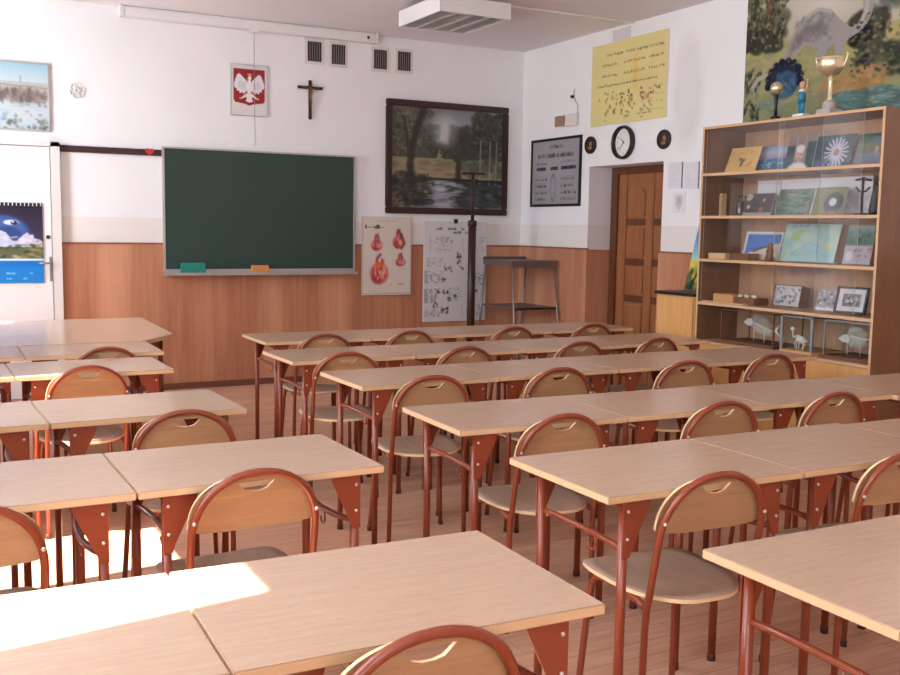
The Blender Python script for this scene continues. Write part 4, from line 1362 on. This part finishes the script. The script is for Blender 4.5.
z = SH[3] + 0.0005
o = MB().box(5.26, 5.31, 5.655, 5.682, z, z + 0.165).build('upright_book', M['palewood'], bevel=0.002)
tag(o, 'thin pale wooden block standing at the left of the second shelf', 'block')
for k in range(4):
    b = thing('specimen_bottle', '%s grey-green specimen bottle from the left on the second shelf' % ORD[k], 'bottle', (5.40, 5.61 - 0.063 * k, z), 0, 'specimen bottles')
    MB().lathe([(0.024, 0), (0.026, 0.01), (0.026, 0.105), (0.014, 0.122), (0.013, 0.135)], (0, 0, 0), 14).build('glass_body', M['jar'], b)
    MB().lathe([(0.015, 0.135), (0.015, 0.152)], (0, 0, 0), 12).build('stopper', M['rubber'], b)
cv = Canvas(44, 12, (216, 214, 216))
cv.grad(0, .5, (226, 224, 226), (206, 204, 208)).dabs(24, 0, .4, 1, 1, [(214, 212, 214), (168, 168, 172)], .05, .2, .6)
o = picture('white_banner', cv, 1.0, 0.24, 0.003)
o.rotation_euler = (0, 0, R(-90))
o.location = (5.44, 4.98, 1.705)
tag(o, 'long white paper banner along the back of the second shelf', 'banner')
cv = Canvas(36, 26, (72, 64, 64))
cv.dabs(30, 0, 0, 1, 1, [(60, 52, 54), (84, 72, 70), (48, 44, 48)], .12, .1, .6).ell(.1, .15, .14, .2, (170, 166, 166)).ell(.62, .75, .09, .2, (150, 88, 80)).ell(.66, .3, .05, .1, (150, 150, 158)).rect(0, .88, 1, 1, (166, 156, 146)).ell(.15, .6, .06, .1, (196, 190, 180))
leaner('animal_photo', cv, 0.265, 0.165, 5.30, 5.35, z, 'dark animal photograph leaning on the second shelf', 'photograph', 18)
cv = Canvas(44, 30, (120, 140, 126))
cv.dabs(26, 0, 0, 1, 1, [(96, 120, 104), (70, 92, 80)], .14, .1, .6)
for k in range(26):
    x, y, a = cv.rng.rand(), cv.rng.rand(), cv.rng.rand() * 1.2 - .2
    cv.line([(x, y), (x + .2 * math.cos(a), y - .2 * math.sin(a))], .016, [(190, 190, 200), (60, 60, 60), (160, 170, 160), (150, 90, 80)][k % 4], .8)
leaner('leaf_photo', cv, 0.30, 0.19, 5.29, 5.02, z, 'photograph of tangled pale grass blades on the second shelf', 'photograph', 18)
cv = Canvas(34, 30, (120, 122, 84))
cv.rect(.0, 0, .035, 1, (200, 204, 200)).dabs(10, 0, 0, 1, 1, [(126, 128, 88), (112, 114, 78)], .2, .2, .5)
cv.ell(.66, .55, .30, .40, (40, 44, 50), 1, 0, .12).ring(.66, .55, .22, .30, .2, (66, 72, 78), .7).ell(.64, .53, .13, .17, (196, 198, 196)).ell(.68, .9, .14, .07, (170, 92, 80))
leaner('ring_book', cv, 0.27, 0.19, 5.29, 4.72, z, 'olive book with a dark ring picture on the second shelf', 'book', 16)
t2 = thing('metal_sculpture', 'dark iron candlestick-like sculpture at the right of the second shelf', 'sculpture', (5.19, 4.345, z))
MB().lathe([(0.055, 0), (0.052, 0.008), (0.015, 0.016)], (0, 0, 0), 14).build('base', M['darkbrown'], t2)
MB().tube([(0, 0, 0.012), (0, 0.004, 0.12), (0, 0, 0.235)], 0.008, 8).build('stem', M['darkbrown'], t2)
MB().tube([(0, -0.05, 0.17), (0, -0.02, 0.145), (0, 0.025, 0.145), (0, 0.055, 0.175)], 0.006, 8).tube([(0, -0.06, 0.212), (0, 0, 0.222), (0, 0.058, 0.218)], [0.006, 0.010, 0.006], 8).build('arms', M['black'], t2)
mb = MB().lathe([(0.042, 0), (0.040, 0.03), (0.030, 0.10), (0.022, 0.15), (0.024, 0.178), (0.014, 0.19)], (0, 0, 0), 16)
tag(place(mb.build('black_vase', M['black']), (5.18, 4.237, z)), 'black tapering vase at the right end of the second shelf', 'vase')

z = SH[2] + 0.0005
o = MB().box(5.17, 5.30, 5.50, 5.678, z, z + 0.042).build('pale_box', M['palewood'], bevel=0.003)
tag(o, 'flat pale wooden box at the left of the third shelf', 'box')
o = MB().box(5.20, 5.30, 5.30, 5.49, z, z + 0.045).build('brown_box', M['brownwood'], bevel=0.003)
tag(o, 'flat dark brown box beside the pale box, third shelf', 'box')
cv = Canvas(42, 28, (196, 190, 182))
cv.rect(0, 0, 1, 1, (206, 202, 200)).rect(.06, .08, .97, .98, (70, 116, 182)).grad(.0, .08, (210, 206, 206), (206, 202, 202))
cv.poly([(.06, .98), (.06, .86), (.3, .68), (.62, .5), (.97, .4), (.97, .98)], (206, 188, 166)).line([(.3, .70), (.5, .58), (.7, .50)], .03, (60, 66, 70)).dabs(10, .5, .7, .97, .95, [(220, 206, 188), (190, 160, 140)], .06, .05, .7)
leaner('beach_photo', cv, 0.355, 0.205, 5.33, 5.325, z, 'beach photograph with blue sky and white border, third shelf', 'photograph', 14)
t2 = MB().lathe([(0.03, 0), (0.034, 0.02), (0.024, 0.045), (0.028, 0.07), (0.017, 0.09), (0.02, 0.105), (0.015, 0.122), (0.006, 0.128)], (0, 0, 0), 14).build('carved_figurine', M['brownwood'])
tag(place(t2, (5.24, 5.135, z)), 'small carved brown figurine in front of the beach photograph', 'figurine')
cv = Canvas(56, 34, (170, 196, 190))
cv.dabs(50, 0, 0, 1, 1, [(160, 192, 190), (186, 208, 196), (150, 184, 192), (190, 206, 170)], .14, .14, .5).dabs(14, 0, .2, .4, .8, [(160, 186, 120), (176, 196, 140)], .07, .08, .5).ell(.82, .6, .05, .08, (206, 206, 120), .8).words(.1, .9, .05, .03, (110, 130, 140), .7).line([(.2, .8), (.5, .5), (.7, .6)], .01, (110, 150, 180), .6)
leaner('pale_map', cv, 0.47, 0.265, 5.31, 4.885, z, 'large pale green-blue map leaning on the third shelf', 'map', 15)
cv = Canvas(28, 30, (120, 150, 136))
cv.grad(0, .5, (150, 170, 172), (70, 110, 92)).dabs(26, 0, .15, 1, .55, [(60, 104, 84), (92, 132, 112), (50, 80, 72)], .08, .08, .7).grad(.55, 1, (190, 170, 176), (176, 172, 186)).dabs(10, .4, .6, 1, .8, [(120, 70, 66), (150, 100, 92)], .10, .03, .7).ell(.2, .8, .16, .14, (214, 214, 224))
leaner('pond_photo', cv, 0.215, 0.255, 5.34, 4.497, z, 'green and pink pond photograph at the right of the third shelf', 'photograph', 12)

z = SH[1] + 0.0005
t2 = thing('wooden_game_box', 'long low wooden box holding small pale pieces, fourth shelf', 'box', (5.25, 5.41, z))
MB().box(-0.07, 0.07, 0.0, 0.205, 0, 0.062).build('box', M['kraft'], t2, bevel=0.002)
MB().box(-0.07, 0.07, -0.205, -0.001, 0, 0.048).build('tray', M['brownwood'], t2, bevel=0.002)
mb = MB()
for k in range(5):
    mb.ball((-0.03 + 0.02 * (k % 2), -0.03 - 0.036 * k, 0.058), (0.016, 0.016, 0.012), 8)
mb.build('pieces', M['bone'], t2)
o = MB().box(5.13, 5.165, 5.25, 5.68, z, z + 0.007).build('wooden_ruler', M['palewood'])
tag(o, 'long flat pale wooden strip along the front of the fourth shelf', 'strip')


def group_photo(cv):
    cv.dabs(60, .06, .1, .94, .9, [(60, 58, 62), (120, 118, 122), (190, 188, 190), (220, 218, 218), (40, 40, 44)], .05, .06, .85)
    return cv


cv = group_photo(Canvas(32, 22, (176, 176, 178)))
t2 = thing('class_photo', 'brown-framed black-and-white group photograph, middle of the fourth shelf', 'photograph', (5.33, 5.04, z + 0.078), R(-90), 'photographs on the fourth shelf')
t2.rotation_euler = (R(-10), 0, R(-90))
picture('print', cv, 0.235, 0.14, 0.004, None, t2).location = (0, -0.004, 0)
frame_mb(0.235, 0.14, 0.006, 0.012, 0.002).build('frame', M['brownwood'], t2)
MB().box(0.118, 0.124, 0.0, 0.07, -0.076, 0.07).build('side_box', M['brownwood'], t2)
cv = group_photo(Canvas(26, 22, (150, 148, 156)))
cv.rect(0, .9, 1, 1, (214, 212, 212))
leaner('group_photo', cv, 0.19, 0.145, 5.33, 4.70, z, 'unframed colour group photograph behind the black frame, fourth shelf', 'photograph', 14, group='photographs on the fourth shelf')
cv = Canvas(28, 22, (206, 206, 206))
cv.rect(.16, .22, .84, .80, (120, 118, 120))
cv.dabs(40, .18, .3, .82, .76, [(40, 40, 44), (70, 68, 72), (180, 178, 178), (220, 218, 216)], .05, .07, .85)
t2 = thing('framed_photo', 'black-framed photograph with a white mat at the right of the fourth shelf', 'photograph', (5.245, 4.425, z + 0.090), R(-90), 'photographs on the fourth shelf')
t2.rotation_euler = (R(-14), 0, R(-82))
picture('print', cv, 0.19, 0.145, 0.004, None, t2).location = (0, -0.006, 0)
frame_mb(0.19, 0.145, 0.014, 0.018, 0.003).build('frame', M['black'], t2)
MB().plate([(0, -0.085), (0.07, -0.085), (0, 0.05)], lambda a, b, tt: (0.06 + tt, a + 0.004, b), 0.004).build('easel_strut', M['black'], t2)


# three glass cases with fish skeletons in the bottom compartment
def fish(mb, L, c, lean=0.0, flip=1):
    x0, y0, z0 = c
    pt = lambda s, dz: (x0, y0 - flip * (s - 0.5) * L, z0 + dz + lean * (s - 0.5) * L)
    mb.tube([pt(s / 10, 0.012 * math.sin(s * 0.5)) for s in range(1, 11)], 0.006, 6)
    for k in range(12):
        s = 0.26 + 0.05 * k
        hh = 0.055 * math.sin(math.pi * min(1, 0.15 + s * 0.85)) + 0.012
        b = pt(s, 0.01 * math.sin(s * 5))
        for sg in (1, -1):
            mb.tube([b, (b[0] + 0.006, b[1] - flip * 0.012, b[2] + sg * hh * 0.6), (b[0], b[1] - flip * 0.03, b[2] + sg * hh)], [0.0035, 0.003, 0.0015], 5)
    mb.plate([(0, 0.0), (0.045, 0.03), (0.075, 0.034), (0.09, 0.012), (0.085, -0.02), (0.045, -0.02)], lambda a, b, tt: (x0 - 0.012 + tt, y0 + flip * L / 2 - flip * a, z0 + b - lean * L / 2), 0.02)
    tl = pt(1.0, 0.0)
    mb.plate([(0, 0.005), (0.05, 0.045), (0.02, 0.0), (0.05, -0.04), (0, -0.005)], lambda a, b, tt: (x0 - 0.003 + tt, tl[1] - flip * a, tl[2] + b), 0.006)
    for k in range(8):
        b = pt(0.30 + 0.05 * k, 0.045)
        mb.tube([b, (b[0], b[1] - flip * 0.018, b[2] + 0.035 - 0.002 * k)], [0.0028, 0.0014], 5)


zb = SH[0] + 0.0005
for i, (y0, y1, hh, xx, lab, fm) in enumerate(((4.985, 5.495, 0.235, 5.155, 'left glass case with a pale fish skeleton, bottom compartment of the cupboard', 'brownwood'),
                                              (4.630, 4.905, 0.240, 5.135, 'small middle glass case with a grey frame and little skeleton', 'bluegrey'),
                                              (4.175, 4.555, 0.240, 5.155, 'right glass case with a pale fish skeleton, bottom compartment of the cupboard', 'bluegrey'))):
    t2 = thing('specimen_case', lab, 'specimen case', (0, 0, zb), 0, 'skeleton cases in the cupboard')
    x1 = 5.44
    MB().box(xx, x1, y0, y1, 0, 0.022).build('base', M['kraft' if i == 1 else 'brownwood'], t2)
    f = MB()
    tk = 0.016 if i == 1 else 0.007
    for y in (y0, y1 - tk):
        f.box(xx, xx + 0.012, y, y + tk, 0.022, hh).box(x1 - 0.008, x1, y, y + tk, 0.022, hh)
    f.box(xx, xx + 0.012, y0, y1, hh, hh + 0.008).box(x1 - 0.008, x1, y0, y1, hh, hh + 0.008).box(xx, x1, y0, y0 + tk, hh, hh + 0.008).box(xx, x1, y1 - tk, y1, hh, hh + 0.008)
    f.build('frame', M[fm], t2)
    MB().box(xx + 0.002, xx + 0.005, y0 + tk, y1 - tk, 0.022, hh).build('glass_front', M['caseglass'], t2)
    s = MB()
    yc = (y0 + y1) / 2 + (0.03 if i == 1 else 0)
    if i == 1:
        s.tube([(5.20, yc, 0.022), (5.20, yc, 0.10)], 0.003, 6)
        s.tube([(5.20, yc + 0.05, 0.10), (5.20, yc + 0.01, 0.115), (5.20, yc - 0.03, 0.10), (5.20, yc - 0.07, 0.08)], 0.008, 6).ball((5.20, yc + 0.062, 0.155), (0.014, 0.02, 0.014), 8)
        s.tube([(5.20, yc + 0.05, 0.10), (5.20, yc + 0.06, 0.13), (5.20, yc + 0.06, 0.16)], 0.005, 6)
        for k in (-1, 1):
            s.tube([(5.20, yc + 0.02, 0.10), (5.20 + 0.01 * k, yc + 0.03, 0.06), (5.20, yc + 0.02, 0.024)], 0.004, 6).tube([(5.20, yc - 0.03, 0.10), (5.20 + 0.01 * k, yc - 0.045, 0.06), (5.20, yc - 0.03, 0.024)], 0.005, 6)
        s.ball((5.20, yc - 0.015, 0.09), (0.02, 0.04, 0.024), 10)
    else:
        off = 0.0 if i == 0 else 0.055
        s.tube([(5.28, yc + off - 0.05, 0.022), (5.28, yc + off - 0.05, 0.12)], 0.003, 6).tube([(5.28, yc + off + 0.05, 0.022), (5.28, yc + off + 0.05, 0.12)], 0.003, 6)
        fish(s, 0.29 if i == 0 else 0.235, (5.28, yc + (0.0 if i == 0 else 0.055), 0.135), -0.12 if i == 0 else 0.12)
    s.build('skeleton', M['bone'], t2)

# trophies on the cupboard
zt = CZ + 0.0005
t2 = thing('small_trophy', 'small black trophy with a gold ball, leftmost on the cupboard', 'trophy', (5.155, 5.065, zt))
MB().lathe([(0.034, 0), (0.034, 0.02), (0.014, 0.028)], (0, 0, 0), 14).build('base', M['black'], t2)
MB().lathe([(0.012, 0.026), (0.009, 0.09), (0.016, 0.15), (0.010, 0.175)], (0, 0, 0), 12).build('stem', M['black'], t2)
MB().ball((0, 0, 0.212), 0.042, 14).build('ball', M['gold'], t2)
t2 = thing('athlete_trophy', 'white and teal figure trophy, middle of the three on the cupboard', 'trophy', (5.155, 4.842, zt))
MB().box(-0.035, 0.035, -0.045, 0.045, 0, 0.02).build('base', M['white'], t2, bevel=0.004)
mb = MB()
for q in (-1, 1):
    mb.tube([(0, q * 0.010, 0.02), (0, q * 0.011, 0.06), (0, q * 0.010, 0.10)], [0.011, 0.013, 0.014], 10)
mb.tube([(0, 0, 0.095), (0, 0, 0.125), (0, 0, 0.155), (0, 0, 0.166)], [0.023, 0.025, 0.026, 0.017], 12)
mb.build('kit', M['tealcloth'], t2)
MB().lathe([(0.018, 0.160), (0.022, 0.168), (0.016, 0.178), (0.009, 0.182)], (0, 0, 0), 14).build('collar', M['white'], t2)
hd = MB().ball((0, -0.002, 0.206), (0.021, 0.021, 0.026), 12).ball((-0.021, -0.002, 0.203), (0.005, 0.004, 0.005), 8)
hd.tube([(0, -0.024, 0.155), (0, -0.040, 0.185), (0, -0.044, 0.225)], 0.007, 8).ball((0, -0.044, 0.234), 0.010, 8)
hd.build('head_and_arm', M['skin'], t2)
t2 = thing('trophy_cup', 'large two-handled gold trophy cup on the cupboard', 'trophy', (5.165, 4.622, zt))
MB().box(-0.055, 0.055, -0.055, 0.055, 0, 0.03).lathe([(0.045, 0.03), (0.040, 0.07), (0.026, 0.085)], (0, 0, 0), 16).build('base', M['marble'], t2)
MB().lathe([(0.022, 0.083), (0.014, 0.10), (0.012, 0.20), (0.018, 0.235)], (0, 0, 0), 14).build('stem', M['gold'], t2)
MB().lathe([(0.016, 0.233), (0.05, 0.25), (0.078, 0.28), (0.086, 0.31), (0.083, 0.335), (0.092, 0.342), (0.092, 0.348), (0.079, 0.346), (0.076, 0.31), (0.05, 0.27), (0.01, 0.262)], (0, 0, 0), 24).build('bowl', M['gold'], t2)
for s in (-1, 1):
    MB().tube([(0, s * 0.07, 0.272), (0, s * 0.10, 0.29), (0, s * 0.115, 0.325), (0, s * 0.125, 0.362), (0, s * 0.118, 0.368)], 0.006, 8).build('handle', M['gold'], t2)

# ================================================================== CEILING LAMP
t = thing('ceiling_lamp', 'square white louvred ceiling lamp near the front wall', 'lamp', (3.835, 7.22, ZC - 0.05))
a, b, hh = 0.31, 0.36, 0.09
z0 = -hh - 0.03
MB().box(-a, -a + 0.016, -b, b, z0, 0).box(a - 0.016, a, -b, b, z0, 0).box(-a + 0.016, a - 0.016, -b, -b + 0.016, z0, 0).box(-a + 0.016, a - 0.016, b - 0.016, b, z0, 0).build('housing', M['white'], t)
MB().box(-a + 0.016, a - 0.016, -b + 0.016, b - 0.016, -0.03, -0.002).build('reflector', M['lampback'], t)  # shade inside the louvre slots is put into the plate's dark grey
for k in range(5):
    x = -a + 0.016 + (2 * a - 0.032) * k / 4
    w_ = 0.012 if k not in (0, 4) else 0.008
    MB().box(x - w_, x + w_, -b + 0.016, b - 0.016, z0 + 0.002, z0 + 0.04).build('louvre_slat', M['louvre'], t)
for k in range(4):
    x = -a + 0.016 + (2 * a - 0.032) * (k + 0.5) / 4
    MB().tube([(x, -b + 0.02, -0.05), (x, b - 0.02, -0.05)], 0.013, 10).build('tube', M['tube'], t)
    f = MB()
    for q in range(11):
        y = -b + 0.05 + (2 * b - 0.1) * q / 10
        f.box(x - 0.06, x + 0.06, y - 0.002, y + 0.002, z0 + 0.006, z0 + 0.032)
    f.build('cross_blades', M['louvre'], t)
for y in (-0.22, 0.22):
    MB().tube([(0, y, -0.012), (0, y, 0.05)], 0.012, 10).build('mounting_stud', M['white'], t)
